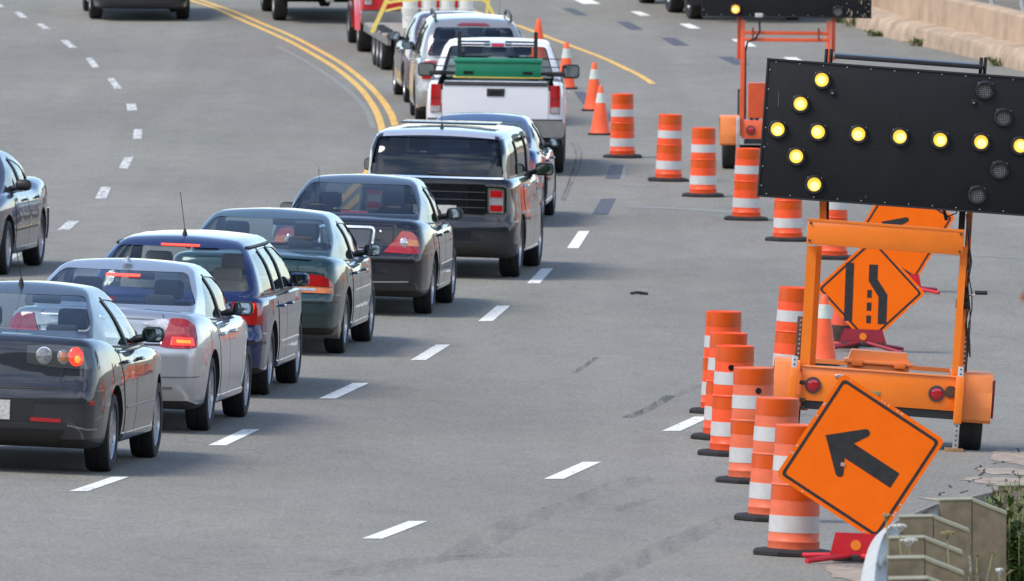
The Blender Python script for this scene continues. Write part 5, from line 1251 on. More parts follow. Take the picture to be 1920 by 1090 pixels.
def board(root, cx, cz, y, W, H, tilt, lamps, orx=0):
    """board panel in the plane y; lamps: (dx, dz, state) from the board centre"""
    g = bpy.data.objects.new('arrow_board', None); COL.objects.link(g); g.parent = root; g.matrix_local = Matrix.Translation((cx, y, cz)) @ Matrix.Rotation(R(tilt), 4, 'Y')
    MB().box((0, .03, 0), (W, .05, H), .008).build('board_panel', B_FACE, g)
    b = MB(); 
    for x0, z0, w_, h_ in ((0, H / 2 - .006, W + .006, .016), (0, -H / 2 + .006, W + .006, .016), (-W / 2 + .006, 0, .016, H), (W / 2 - .006, 0, .016, H)): b.box((x0, .001, z0), (w_, .008, h_))
    b.build('board_trim', B_TRIM, g)
    b = MB()
    for k in range(12):
        for z in (H / 2 - .03, -H / 2 + .03): b.lathe([(0, -.004), (.006, -.003), (.006, 0)], 6, axis='Y', c=(-W / 2 + .08 + k * (W - .16) / 11, .002, z), close=False)
    for k in range(7):
        for x in (-W / 2 + .03, W / 2 - .03): b.lathe([(0, -.004), (.007, -.003), (.007, 0)], 6, axis='Y', c=(x, .002, -H / 2 + .1 + k * (H - .2) / 6), close=False)
    kind(b.build('board_screws', SCREW, g), 'stuff')
    rr = random.Random(3)
    for dx, dz, st in lamps:
        h = MB(); R_ = .062
        # hooded bezel: full ring, deeper on top
        n = 28; rings = []
        for rr_, dep in ((R_ + .024, 0), (R_ + .022, .022), (R_ + .006, .026), (R_, .024), (R_ - .002, .002)):
            pts = []
            for k in range(n):
                a = 2 * math.pi * k / n; top = max(0, math.sin(a)); pts.append((dx + math.cos(a) * rr_, -dep - (.045 * top ** .7 if dep > .01 and rr_ < R_ + .01 else (.02 * top if dep > .01 else 0)), dz + math.sin(a) * rr_))
            rings.append(h.ring(pts))
        for q0, q1 in zip(rings, rings[1:]): h.bridge(q0, q1)
        hd = h.build('lamp_hood', B_TRIM, g, angle=60)
        if st: 
            jx, jz = rr.uniform(-.01, .01), rr.uniform(-.01, .01)
            MB().lathe([(0, -.014), (R_ * .7, -.011), (R_ * .99, -.004), (R_ * .99, 0)], 26, axis='Y', c=(dx, 0, dz), close=False).build('lamp_lens', LAMP_AMB if st == 2 else LAMP_ON, hd)
            MB().lathe([(0, -.019), (R_ * .45, -.017), (R_ * .62, -.012)], 22, axis='Y', c=(dx + jx, 0, dz - .004 + jz), close=False).build('lamp_bulb', LAMP_HOT, hd)
        else:
            MB().lathe([(0, -.006), (R_ * .99, -.003), (R_ * .99, 0)], 26, axis='Y', c=(dx, 0, dz), close=False).build('lamp_lens', LAMP_OFF, hd)
            gb = MB()
            for k in range(-3, 4):
                q = k * .0165; L_ = math.sqrt(max(0, R_ * R_ - q * q)) * .96
                gb.box((dx + q, -.009, dz), (.0045, .003, 2 * L_)); gb.box((dx, -.0125, dz + q), (2 * L_, .003, .0045))
            gb.build('lamp_grid', GRID, hd)
        sb = MB()
        for a in (45, 135): sb.lathe([(0, -.028), (.007, -.027), (.007, -.02)], 8, axis='Y', c=(dx + math.cos(R(a)) * (R_ + .020), 0, dz + math.sin(R(a)) * (R_ + .020)), close=False)
        sb.build('hood_screws', SCREW, hd)
    return g
def tail_round(root, x, y, z, r=.058):
    MB().lathe([(r + .016, 0), (r + .014, -.016), (r + .002, -.018), (r, -.006)], 26, axis='Y', c=(x, y, z), close=False).build('lamp_gasket', mat('grey gasket', (.06, .055, .055), .6), root)
    MB().lathe([(0, -.020), (r * .6, -.017), (r, -.008)], 26, axis='Y', c=(x, y, z), close=False).build('tail_lamp', DRED if False else mat('red round lens', (.42, .008, .015), .2, coat=.6), root)
def perforated(b, hb, x, y, z0, z1, w_=.05):
    b.box((x, y, (z0 + z1) / 2), (w_, w_, z1 - z0), .003)
    k = z0 + .03
    while k < z1 - .02:
        hb.lathe([(0, 0), (.008, 0)], 8, axis='Y', c=(x, y - w_ / 2 - .001, k), close=False); k += .042
def trailer_wheel(root, x, r=.325, side=1): return wheel(root, x, .05, r, .20, side, rim=HUBW, rimr=.6, closed=True)
def plate_box(b, x0, x1, z0, z1, y, d): b.box(((x0 + x1) / 2, y + d / 2, (z0 + z1) / 2), (x1 - x0, d, z1 - z0), .006)

# near trailer. local units from the photograph at 213 px per metre, x=0 at photo x 1645, ground y 836 there
K = 213.0; TLT = R(4.2)
def tl(x, y):
    dx, dy = (x - 1645) / K, (836 - y) / K
    return (dx * math.cos(TLT) - dy * math.sin(TLT) * 1.0, dy * math.cos(TLT) + dx * math.sin(TLT))
P = at(1645, 836); M = frame(P, 1.0)
nrm = Vector((M[0][2], M[1][2], M[2][2])); roll_now = math.degrees(math.atan2(nrm.x, nrm.z)); M = M @ Matrix.Rotation(R(4.2 - roll_now), 4, 'Y')
T1 = empty('arrow_board_trailer', M, 'near orange trailer with large arrow board lit to point left', 'arrow board trailer', 'arrow board trailers')
for sx in (1, -1):
    wx = tl(1818, 850)[0] if sx > 0 else tl(1474, 820)[0]
    trailer_wheel(T1, wx, .325, sx)
    b = MB(); prev = None
    for k in range(11):      # flat topped fender
        pts = None
    y0 = -.32; fx0, fx1 = wx - .16, wx + .16
    prof_ = [(-.38, .30), (-.40, .52), (-.36, .66), (-.26, .715), (.36, .715), (.46, .66), (.50, .52), (.48, .30)]
    b.prism([(a, c) for a, c in prof_] + [(a * .94, c - .02) for a, c in prof_[::-1]], (fx0, .05, 0), (0, 1, 0), (0, 0, 1), (fx1 - fx0, 0, 0))
    b.build('fender', T_FEN, T1, angle=40)
    MB().box(((fx0 + fx1) / 2, -.335, .505), (fx1 - fx0 - .01, .012, .40), .015).build('fender_face', T_FEN, T1)
    if sx > 0: MB().box((fx1 + .012, -.30, .50), (.02, .05, .34), .004).build('side_marker', mat('dark red strip', (.16, .01, .012), .4), T1)
x0, z0 = tl(1497, 755); x1, _ = tl(1790, 770); zt = tl(1500, 682)[1]; zb_ = tl(1497, 745)[1]
b = MB(); b.box(((x0 + x1) / 2, -.42, (zt + zb_) / 2), (x1 - x0, .012, zt - zb_), .004); b.build('rear_panel', T_OR, T1)
b = MB(); b.box(((x0 + x1) / 2, -.40, zb_ - .035), (x1 - x0 - .02, .03, .08)); b.box(((x0 + x1) / 2, .3, zb_ + .02), (x1 - x0 - .1, 1.3, .06)); b.tube([(-.9, .05, .33), (.95, .05, .33)], .035, 8); b.build('chassis', BLK, T1)
MB().box(((x0 + x1) / 2, -.415, zt + .008), (x1 - x0, .05, .016), .003).build('panel_lip', T_FEN, T1)
b = MB(); b.box(((x0 + x1) / 2, .55, zt + .02), (x1 - x0, .03, .04)); 
for s in (x0 + .03, x1 - .03): b.box((s, .1, zt + .0), (.05, 1.0, .08), .005)
b.build('deck_frame', T_FEN, T1)
lx, lz = tl(1522, 717); tail_round(T1, lx, -.426, lz); lx, lz = tl(1755, 733); tail_round(T1, lx, -.426, lz)
# battery case with ribbed lid
ca, cb = tl(1582, 690)[0], tl(1710, 690)[0]; cz = tl(1640, 692)[1]
case = MB().box(((ca + cb) / 2, .1, cz), ((cb - ca) * .92, .34, .12), .02).build('battery_case', T_FEN, T1)
MB().box(((ca + cb) / 2, .1, cz + .065), ((cb - ca) * 1.02, .40, .035), .012).build('case_rim', T_FEN, case)
b = MB(); b.prism([(-.27, 0), (.27, 0), (.245, .085), (-.245, .085)], ((ca + cb) / 2, -.07, cz + .08), X_, Z_, (0, .32, 0)); b.build('case_lid', T_FEN, case, angle=20)
for s in (-.19, .19): MB().box(((ca + cb) / 2 + s, -.105, cz + .055), (.10, .02, .055), .005).build('case_latch', mat('orange latch', (.85, .20, .03), .5), case)
lx, lz = tl(1571, 700); MB().box((lx, -.432, lz), (.07, .012, .03), .006).build('licence_light', CHROME, T1)
lx, lz = tl(1639, 733); MB().box((lx, -.430, lz), (.095, .006, .04), .003).build('data_plate', mat('dull brass plate', (.30, .26, .10), .5, noise=.5, nscale=60), T1)
lx, lz = tl(1639, 747); MB().box((lx, -.430, lz), (.062, .008, .055), .003).build('socket_box', BLK, T1); MB().box((lx + .005, -.438, lz - .005), (.038, .006, .026)).build('socket_cover', GALV, T1)
b = MB()
for a in (712, 745, 760):
    lx, lz = tl(1502, a); b.box((lx, -.43, lz), (.05, .02, .035), .004)
b.build('hinges', mat('rusty hinge', (.09, .04, .025), .8, noise=.5, nscale=20), T1)
lx, lz = tl(1782, 730); b = MB(); b.lathe([(0, -.02), (.055, -.012), (.055, 0)], 16, axis='Y', c=(lx, -.43, lz), close=False); b.build('hinge_disc', mat('rusty hinge', (.09, .04, .025), .8), T1)
# mast frame: two legs each side, cross beam
def leg(name, xa, ya, xb, yb, w_, y, d, m=T_OR):
    A, B = tl(xa, ya), tl(xb, yb); v_ = Vector((B[0] - A[0], 0, B[1] - A[1])); n_ = Vector((v_.z, 0, -v_.x)).normalized() * w_ / 2
    b = MB(); b.prism([(0, 0), (1, 0), (1, 1), (0, 1)], Vector((A[0], y, A[1])) - n_, n_ * 2, v_, (0, d, 0)); return b.build(name, m, T1)
leg('mast_post', 1506, 690, 1520, 455, .085, -.40, .09); leg('mast_post', 1520, 690, 1533, 455, .06, -.27, .09); leg('mast_post', 1541, 440, 1541, 370, .062, -.27, .06)
leg('mast_post', 1789, 712, 1807, 455, .062, -.40, .07); leg('mast_post', 1800, 690, 1819, 385, .05, -.27, .08)
leg('mast_slide', 1547, 440, 1548, 372, .045, -.2, .05, BLK); leg('mast_slide', 1800, 470, 1805, 385, .055, -.2, .05, BLK)
A, B = tl(1513, 404), tl(1808, 469); b = MB()
xa, za = tl(1513, 402); xb, _ = tl(1808, 418); zc = tl(1513, 451)[1]
b.box(((xa + xb) / 2, -.45, (za + zc) / 2), (xb - xa, .03, za - zc), .005); b.box(((xa + xb) / 2, -.42, za - .012), (xb - xa, .10, .02)); bm1 = b.build('cross_beam', T_OR, T1)
b = MB()
for x, z in ((xa + .025, za - .04), (xa + .025, zc + .035), (xb - .03, za - .04), (xb - .03, zc + .035)): b.lathe([(0, -.012), (.012, -.01), (.012, 0)], 8, axis='Y', c=(x, -.467, z), close=False)
b.build('beam_bolts', mat('dark bolt', (.12, .08, .05), .5, metal=.5), bm1)
# stabiliser jacks of perforated tube
for i, (xt, yt_, xm, ym, xb_, yb_) in enumerate(((1486, 662, 1481, 700, 1474, 825), (1800, 682, 1795, 775, 1787, 838))):
    b, hb = MB(), MB(); X, Z1 = tl(xt, yt_); Xb, Zb = tl(xb_, yb_); xx = (X + Xb) / 2
    perforated(b, hb, xx + .01, -.46, .05 if i else .07, Z1); jk = b.build('stabiliser_jack', GALV, T1); hb.build('jack_holes', HOLE, jk)
    MB().box((xx + .01, -.463, lerp(Zb, Z1, .60)), (.075, .07, .42), .006).build('jack_sleeve', T_OR, T1)
    bb = MB().box((xx, -.46, .025), (.17, .18, .05), .006).build('timber_pad', WOOD, T1)
# winch, cables and a perforated upright on the right
b = MB(); lx, lz = tl(1806, 548)
b.lathe([(0, -.02), (.075, -.02), (.075, .02), (0, .02)], 18, axis='X', c=(lx, -.28, lz)); b.lathe([(0, -.06), (.045, -.06), (.045, .06), (0, .06)], 14, axis='X', c=(lx, -.28, lz - .08)); b.build('winch_drum', mat('greasy winch steel', (.05, .04, .03), .5, metal=.6, noise=.5, nscale=20), T1)
b = MB(); b.tube([(lx + .03, -.30, lz), (lx + .09, -.34, lz + .005), (lx + .12, -.34, lz + .02)], .008, 6); wh = b.build('winch_handle', GALV, T1)
MB().tube([(lx + .10, -.34, lz + .03), (lx + .21, -.34, lz + .035)], .019, 10).build('handle_grip', BLK, wh)
b = MB(); rr = random.Random(9)
for k in range(4):
    pts = []; 
    for q in range(10):
        xx, zz = tl(1813 + k * 2 + rr.uniform(-4, 4), 395 + q * 30); pts.append((xx, -.30 - .01 * k, zz))
    b.tube(pts, .006, 5)
kind(b.build('winch_cables', mat('steel and black cables', (.06, .05, .045), .5, metal=.3), T1), 'stuff') if False else b.build('winch_cables', mat('steel and black cables', (.06, .05, .045), .5, metal=.3), T1)
b = MB(); xx, zz = tl(1803, 390); b.tube([(xx - .16, -.3, zz + .09), (xx - .16, -.3, zz + .0), (xx - .13, -.3, zz - .09)], .016, 8); b.tube([(xx - .13, -.3, zz - .06), (xx - .05, -.32, zz - .02), (xx - .03, -.3, zz + .06)], .006, 6); b.build('wiring_plug', BLK, T1)
b, hb = MB(), MB(); X, Z1 = tl(1810, 612); perforated(b, hb, X + .015, -.1, .45, Z1, .06); up = b.build('upright_tube', mat('rusty perforated tube', (.09, .055, .045), .7, noise=.4, nscale=14), T1); hb.build('tube_holes', mat('pale hole rim', (.45, .42, .38), .6), up)
b, hb = MB(), MB(); X, Z1 = tl(1497, 590); perforated(b, hb, X + .015, -.1, .45, Z1, .06); up = b.build('upright_tube', mat('rusty perforated tube', (.09, .055, .045), .7), T1); hb.build('tube_holes', mat('pale hole rim', (.45, .42, .38), .6), up)
b = MB(); lx, lz = tl(1640, 775); b.tube([((x0 + x1) / 2 + .08, .2, .10), ((x0 + x1) / 2 + .08, .2, .40)], .035, 10); b.tube([((x0 + x1) / 2, .3, .42), ((x0 + x1) / 2, 2.3, .42)], .05, 8); b.tube([((x0 + x1) / 2, 2.2, .42), ((x0 + x1) / 2, 2.2, .03)], .03, 8); b.build('drawbar', GALV, T1)
# the board: corners (1432,100) (1420,360); 2.44 x 1.22
bl, br_ = tl(1432, 100), tl(1420, 361); cx = (bl[0] + br_[0]) / 2 + 1.235; cz = (bl[1] + br_[1]) / 2
lampspx = [(1538, 141, 1), (1498, 186, 1), (1455, 234, 1), (1531, 239, 1), (1607, 243, 1), (1685, 248, 1), (1761, 254, 1), (1838, 258, 1), (1912, 265, 1), (1490, 285, 1), (1524, 338, 1),
           (1845, 160, 0), (1880, 211, 0), (1873, 310, 0), (1831, 357, 0)]
lam = []
for x, y, s in lampspx:
    a, c = tl(x, y); lam.append((a - cx, c - cz, s))
bd = board(T1, cx, cz, -.52, 2.47, 1.225, 0.0, lam)
b = MB()
for x, y in ((1558, 165), (1824, 183)):
    a, c = tl(x, y); b.lathe([(.024, 0), (.024, -.02), (.018, -.022), (.016, -.006), (0, -.006)], 18, axis='Y', c=(a - cx, .0, c - cz), close=False)
for k in range(1): pass
sn = b.build('light_sensors', B_TRIM, bd)
b = MB()
for x, y in ((1558, 166), (1824, 184)):
    a, c = tl(x, y); b.lathe([(0, -.016), (.008, -.012), (.009, -.006)], 10, axis='Y', c=(a - cx, .0, c - cz), close=False)
b.build('sensor_lenses', mat('milky sensor', (.55, .55, .52), .3), sn)
b = MB(); rr = random.Random(12)
for k in range(14):
    x, z = rr.uniform(-1.2, 1.2), rr.uniform(-.58, .58); s = rr.uniform(.003, .007); b.box((x, .0035, z), (s, .002, s * rr.uniform(.6, 2.5)))
b.box((-1.11, .0035, .26), (.004, .002, .13)); b.build('paint_scuffs', mat('grey scuff', (.16, .16, .16), .7), bd)
# solar panel lying flat on top of the frame, with the ends of the mast tubes
xa, za = tl(1562, 100); xb, zb2 = tl(1842, 124)
MB().box(((xa + xb) / 2, .15, za + .012), (xb - xa, 1.1, .04), .006).build('solar_panel', mat('solar panel edge', (.02, .02, .024), .4), T1)
for x in (1548, 1557, 1840, 1848):
    a, c = tl(x, 84 if x < 1600 else 100); MB().tube([(a, -.2, c - .35), (a, -.2, c)], .016, 8).build('mast_tube_end', BLK, T1)

# far trailer, older and redder
K2 = 131.0
def t2(x, y): return ((x - 1470) / K2, (318 - y) / K2)
P = at(1470, 318); M = frame(P, 0); nrm = Vector((M[0][2], M[1][2], M[2][2])); M = M @ Matrix.Rotation(R(.6 - math.degrees(math.atan2(nrm.x, nrm.z))), 4, 'Y')
T2 = empty('arrow_board_trailer', M, 'far reddish orange arrow board trailer with one amber lamp lit', 'arrow board trailer', 'arrow board trailers')
for sx in (1, -1):
    wx = t2(1364, 0)[0] if sx < 0 else t2(1576, 0)[0]
    trailer_wheel(T2, wx, .30, sx)
    b = MB(); prof_ = [(-.38, .38), (-.40, .62), (-.36, .74), (-.26, .775), (.36, .775), (.46, .72), (.50, .6), (.48, .38)]
    b.prism([(a, c) for a, c in prof_] + [(a * .94, c - .02) for a, c in prof_[::-1]], (wx - .14, .05, 0), (0, 1, 0), (0, 0, 1), (.28, 0, 0)); b.build('fender', T_FEN, T2, angle=40)
    MB().box((wx, -.335, .575), (.27, .012, .39), .015).build('fender_face', T_FEN, T2)
b = MB(); b.box((0, -.42, .60), (t2(1552, 0)[0] - t2(1386, 0)[0], .02, .27), .005); b.build('rear_panel', T_OR2, T2)
b = MB(); b.box((0, -.39, .42), (1.2, .05, .07)); b.tube([(-.75, .05, .32), (.75, .05, .32)], .035, 8); b.box((0, .5, .43), (1.1, 1.8, .05)); b.build('chassis', BLK, T2)
for x in (1404, 1536): lx, lz = t2(x, 241); tail_round(T2, lx, -.432, lz, .055)
b = MB(); b.prism([(-.02, 0), (.36, 0), (.36, .26), (.30, .52), (-.02, .52)], (t2(1400, 0)[0], .1, .74), (0, 1, 0), Z_, (1.05, 0, 0)); b.build('battery_box', T_OR2, T2)
b = MB()
for s in (1400, 1410, 1500): b.box((t2(s, 0)[0] + .05, -.1, .735), (.06, .1, .04))
b.build('box_feet', BLK, T2)
for x in (1387, 1551):
    X = t2(x, 0)[0]; MB().box((X, -.40, (t2(0, 30)[1] + .5) / 2), (.065, .065, t2(0, 30)[1] - .5), .004).build('mast_post', T_OR2, T2)
    MB().box((X + (-.055 if x < 1400 else .075), -.32, 1.93), (.055, .06, .62), .004).build('mast_sleeve', T_OR2, T2)
for y in (54, 67): MB().box((0, -.42, t2(0, y)[1]), (t2(1551, 0)[0] - t2(1387, 0)[0], .03, .055), .004).build('cross_bar', T_OR2, T2)
b = MB()
for x in (1406, 1532): b.box((t2(x, 0)[0], -.44, t2(0, 58)[1] + .02), (.03, .03, .17))
b.build('bar_brackets', mat('rusty bracket', (.28, .06, .025), .7), T2)
b, hb = MB(), MB(); perforated(b, hb, t2(1382, 0)[0] - .02, -.46, .02, .78, .05); jk = b.build('stabiliser_jack', GALV, T2); hb.build('jack_holes', HOLE, jk)
b, hb = MB(), MB(); perforated(b, hb, t2(1382, 0)[0], -.2, .8, 1.18, .05); jk = b.build('upright_tube', BLK, T2); hb.build('tube_holes', GALV, jk)
b = MB(); b.tube([(t2(1418, 0)[0], -.45, t2(0, 26)[1]), (t2(1419, 0)[0], -.47, t2(0, 50)[1]), (t2(1412, 0)[0], -.46, t2(0, 64)[1]), (t2(1396, 0)[0], -.44, t2(0, 72)[1]), (t2(1392, 0)[0], -.38, t2(0, 90)[1]), (t2(1393, 0)[0], -.38, t2(0, 220)[1])], .016, 8); b.build('power_cable', BLK, T2)
cx, cz = t2(1469.5, 0)[0], t2(0, 25)[1] + .62; lam = []
for x, y, s in ((1372, 9, 2), (1568, 11, 0), (1335, -28, 0), (1606, -28, 0), (1316, -62, 0), (1625, -62, 0), (1354, -62, 0), (1432, -62, 0), (1509, -62, 0), (1587, -62, 0), (1335, -96, 0), (1372, -133, 0), (1606, -96, 0), (1568, -133, 0)):
    a, c = t2(x, y); lam.append((a - cx, c - cz, s))
bd = board(T2, cx, cz, -.52, 2.48, 1.22, 0.0, lam)
a, c = t2(1417, 20); MB().box((a - cx, -.004, c - cz), (.115, .008, .06), .003).build('maker_plate', PLATE, bd)
b = MB(); rr = random.Random(5)
for k in range(22):
    x, z = rr.uniform(.88, 1.22), rr.uniform(-.60, -.30); s = rr.uniform(.006, .022); b.box((x, .0035, z), (s, .002, s * rr.uniform(.8, 3)))
b.build('peeled_patches', mat('peeled tan patch', (.30, .24, .15), .8), bd)
# ------------------------------------------------------------------ flatbed trailer with pails
P = at(720, 131); M = frame(P, -5.0)
FT = empty('flatbed_trailer', M, 'low tandem axle flatbed trailer with timber deck loaded with white pails', 'trailer')
DK = .66; W2 = 1.22; ox = W2 - .06                      # local origin: outer left rear wheel at x = 0
cxT = ox
TG = mat('scuffed grey trailer steel', (.22, .21, .20), .6, metal=.4, noise=.4, nscale=6, grime=.5)
DECK = mat('worn deck timber', (.33, .29, .24), .85, noise=.45, nscale=5)
MB().box((cxT, 1.2, DK - .03), (2.45, 5.6, .05), .006).build('deck', DECK, FT)
b = MB(); b.box((cxT, -1.60, DK - .13), (2.1, .06, .11)); b.box((cxT - 1.2, 1.2, DK - .10), (.06, 5.6, .12)); b.box((cxT + 1.2, 1.2, DK - .10), (.06, 5.6, .12)); b.box((cxT, 4.8, DK - .12), (.12, 2.2, .12)); b.build('frame', TG, FT)
for s in (-1, 1):
    MB().box((cxT + s * .92, -1.66, DK - .24), (.26, .05, .075), .01).build('tail_lamp', RED, FT)
    for y in (.0, .85, 1.7):
        wheel(FT, cxT + s * (W2 - .10), y, .36, .22, s, rim=STEEL, rimr=.6, closed=True)
MB().box((cxT - .62, -1.64, DK - .13), (.22, .02, .09), .004).build('number_plate', PLATE, FT)
b = MB(); b.box((cxT - 1.18, -1.58, DK + .0), (.16, .12, .05)); b.box((cxT - .55, -1.0, DK + .01), (.3, .2, .04)); b.build('load_battens', WOOD, FT)
PAIL = mat('white pail plastic', (.74, .74, .70), .45, noise=.06, nscale=6, grime=.10)
def pail():
    t = empty('pail', Matrix.Identity(4), '', 'pail', 'white pails on the flatbed')
    pr = [(.128, 0), (.132, .006), (.143, .25), (.155, .252), (.155, .262), (.145, .264), (.146, .282), (.157, .284), (.157, .294), (.147, .296), (.148, .312), (.159, .314), (.159, .324), (.149, .326), (.150, .35)]
    MB().lathe(pr, 28).build('pail_body', PAIL, t, angle=30)
    MB().lathe([(.150, .342), (.162, .344), (.164, .372), (.155, .376), (.150, .368), (0, .368)], 28, close=False).build('pail_lid', PAIL, t, angle=30)
    MB().tube([(-.16 * math.cos(a * math.pi / 10), -.165 * math.sin(a * math.pi / 10) - .0, .30 - .16 * math.sin(a * math.pi / 10)) for a in range(11)], .004, 5).build('wire_handle', STEEL, t)
    return t
pp = pail(); first = True
inv = M.inverted(); c0 = (inv @ atY(769, 50, P.y + 1.6)).x
names = ['first from the left', 'second from the left', 'third from the left', 'fourth from the left']
for row in range(2):
    for k in range(4):
        lab = 'white ribbed pail on the trailer, %s in its %s layer' % (names[k], ('bottom', 'upper')[row])
        Mx = M @ Matrix.Translation((c0 + k * .328, 1.6, DK - .002 + row * .377)) @ Matrix.Rotation(k * .5 + row, 4, 'Z')
        put(pp, Mx, lab)
def strap(pts, wd, label):
    b = MB(); L_, R_ = [], []
    for i, p in enumerate(pts):
        d = (pts[min(i + 1, len(pts) - 1)] - pts[max(i - 1, 0)]).normalized(); s_ = d.cross(Vector((0, 1, 0))).normalized() * wd / 2
        L_.append((b._v(p - s_), b._v(p - s_ + Vector((0, .006, 0))))); R_.append((b._v(p + s_), b._v(p + s_ + Vector((0, .006, 0)))))
    F = b.bm.faces.new
    for i in range(len(pts) - 1):
        F((L_[i][0], R_[i][0], R_[i + 1][0], L_[i + 1][0])); F((L_[i][1], L_[i + 1][1], R_[i + 1][1], R_[i][1]))
        F((L_[i][0], L_[i + 1][0], L_[i + 1][1], L_[i][1])); F((R_[i][0], R_[i][1], R_[i + 1][1], R_[i + 1][0]))
    for i in (0, -1): F((L_[i][0], L_[i][1], R_[i][1], R_[i][0]))
    o = b.build('tie_down_strap', YS, None, smooth_=False); tag(o, label, 'strap', 'yellow tie down straps'); return o
YP = P.y
sp3 = lambda a, dy=0: [atY(x, y, YP + 1.3 + dy) for x, y in a]
YS = mat('bright yellow webbing', (.78, .62, .14), .6, noise=.12, nscale=20)
strap(sp3([(697, 62), (712, 30), (728, -6)]), .075, 'yellow strap running up from the left rear corner of the trailer deck')
strap(sp3([(722, 6), (745, 2), (800, -2), (900, -1), (912, 3)], -.12), .05, 'yellow strap stretched across the tops of the pails')
strap(sp3([(722, 21), (735, 18), (752, 14)], -.15), .04, 'short loose yellow strap end left of the pails')
strap(sp3([(918, -5), (914, 12), (912, 32)], -.1), .05, 'upright yellow strap on the right of the pails')
strap(sp3([(906, -8), (918, 14), (930, 36)], -.2), .055, 'slanting yellow strap reaching the right deck edge')

# ------------------------------------------------------------------ truck at the top right
Pa = at(1394, 36); M = frame(Pa, -9)
WT = empty('cargo_truck', M, 'white truck on the far side, only its big wheels showing above the far arrow board', 'truck')
for y, xs in ((0, (-.95, .95)), (2.3, (-.95, .95)), (5.6, (-.95, .95))):
    for x in xs: wheel(WT, x, y, .50, .30, 1 if x > 0 else -1, rim=HUBW, rimr=.58, closed=True)
TW = mat('white truck body', (.66, .66, .64), .45, noise=.08, nscale=2, grime=.2)
b = MB(); b.box((0, 2.6, .95), (.9, 8.4, .22), .02)
for y in (0, 2.3, 5.6): b.tube([(-.9, y, .5), (.9, y, .5)], .09, 10); b.lathe([(0, -.2), (.2, -.1), (.2, .1), (0, .2)], 14, axis='X', c=(0, y, .5))
b.build('chassis', UNDER, WT)
MB().box((0, 1.6, 2.0), (2.45, 6.2, 1.75), .06).build('cargo_body', TW, WT)
b = MB(); b.prism(rounded([(-.1, .9), (1.9, .9), (2.0, 1.5), (1.6, 2.75), (-.1, 2.8)], .1), (-1.15, 5.0, 0), (0, 1, 0), Z_, (2.3, 0, 0)); b.build('cab', TW, WT)
b = MB(); b.box((0, 6.86, 2.1), (1.9, .06, .7), .02, Matrix.Rotation(R(16), 3, 'X')); b.build('windscreen', G_DARK, WT)
for s in (-1, 1):
    MB().box((s * .98, -.75, .55), (.55, .03, .5), .004).build('mud_flap', BLK, WT); MB().box((s * 1.0, -1.52, 1.0), (.3, .04, .12), .01).build('tail_lamp', RED, WT)
b = MB(); b.box((0, -1.4, .85), (2.3, .1, .12), .01); b.build('rear_beam', TG, WT)

# ------------------------------------------------------------------ concrete retaining wall
CONC = mat('stained beige concrete', (.46, .33, .22), .9, noise=.30, nscale=1.3, bump=.35, grime=.35)
CONC2 = mat('crumbling beige concrete', (.44, .325, .225), .95, noise=.38, nscale=2.1, bump=.8, grime=.45)
def along(path, step=1.2):
    out = []
    for a, c in zip(path, path[1:]):
        n = max(1, int((c - a).length / step))
        for k in range(n): out.append(a.lerp(c, k / n))
    out.append(path[-1]); return out
base = [Vector((q.x, q.y, zroad(q.x, q.y))) for q in along(WALL)]
def extrude(prof_, name, m, parent, jig=0.0, seed=2):
    b = MB(); prev = None; rr = random.Random(seed)
    for i, p in enumerate(base):
        d = base[min(i + 1, len(base) - 1)] - base[max(i - 1, 0)]; d.z = 0; d.normalize(); s_ = Vector((d.y, -d.x, 0))
        cur = b.ring([p + s_ * (x + rr.uniform(-jig, jig)) + Vector((0, 0, z + rr.uniform(-jig, jig) * .6)) for x, z in prof_])
        if prev: b.bridge(prev, cur)
        else: b.cap(cur[::-1])
        prev = cur
    b.cap(prev); return b.build(name, m, parent, angle=40)
RW = empty('concrete_wall', Matrix.Identity(4), 'stained beige concrete retaining wall with a low ledge along the top right', 'wall')
extrude([(-.02, -.3), (.0, .12), (.06, .28), (.14, .34), (.62, .36), (.62, -.3)], 'footing', CONC2, RW, .03)
extrude([(.45, .0), (.50, .84), (.58, .88), (.80, .88), (.88, .82), (.88, .0)], 'wall_face', CONC, RW, .004)
b = MB(); railp = []
for i in range(0, len(base), 2):
    p = base[i]; d = base[min(i + 1, len(base) - 1)] - base[max(i - 1, 0)]; d.z = 0; d.normalize(); s_ = Vector((d.y, -d.x, 0)); q = p + s_ * .7
    b.tube([q + Vector((0, 0, .86)), q + Vector((0, 0, 1.05)) - s_ * .05, q + Vector((0, 0, 1.6))], .035, 6); railp.append(q + Vector((0, 0, 1.6)))
kind(b.build('railing_posts', GALV, RW), 'stuff') if False else b.build('railing_posts', GALV, RW)
b = MB(); b.tube(railp, .04, 6); b.tube([q - Vector((0, 0, .3)) for q in railp], .03, 6); b.build('railing_bars', GALV, RW)

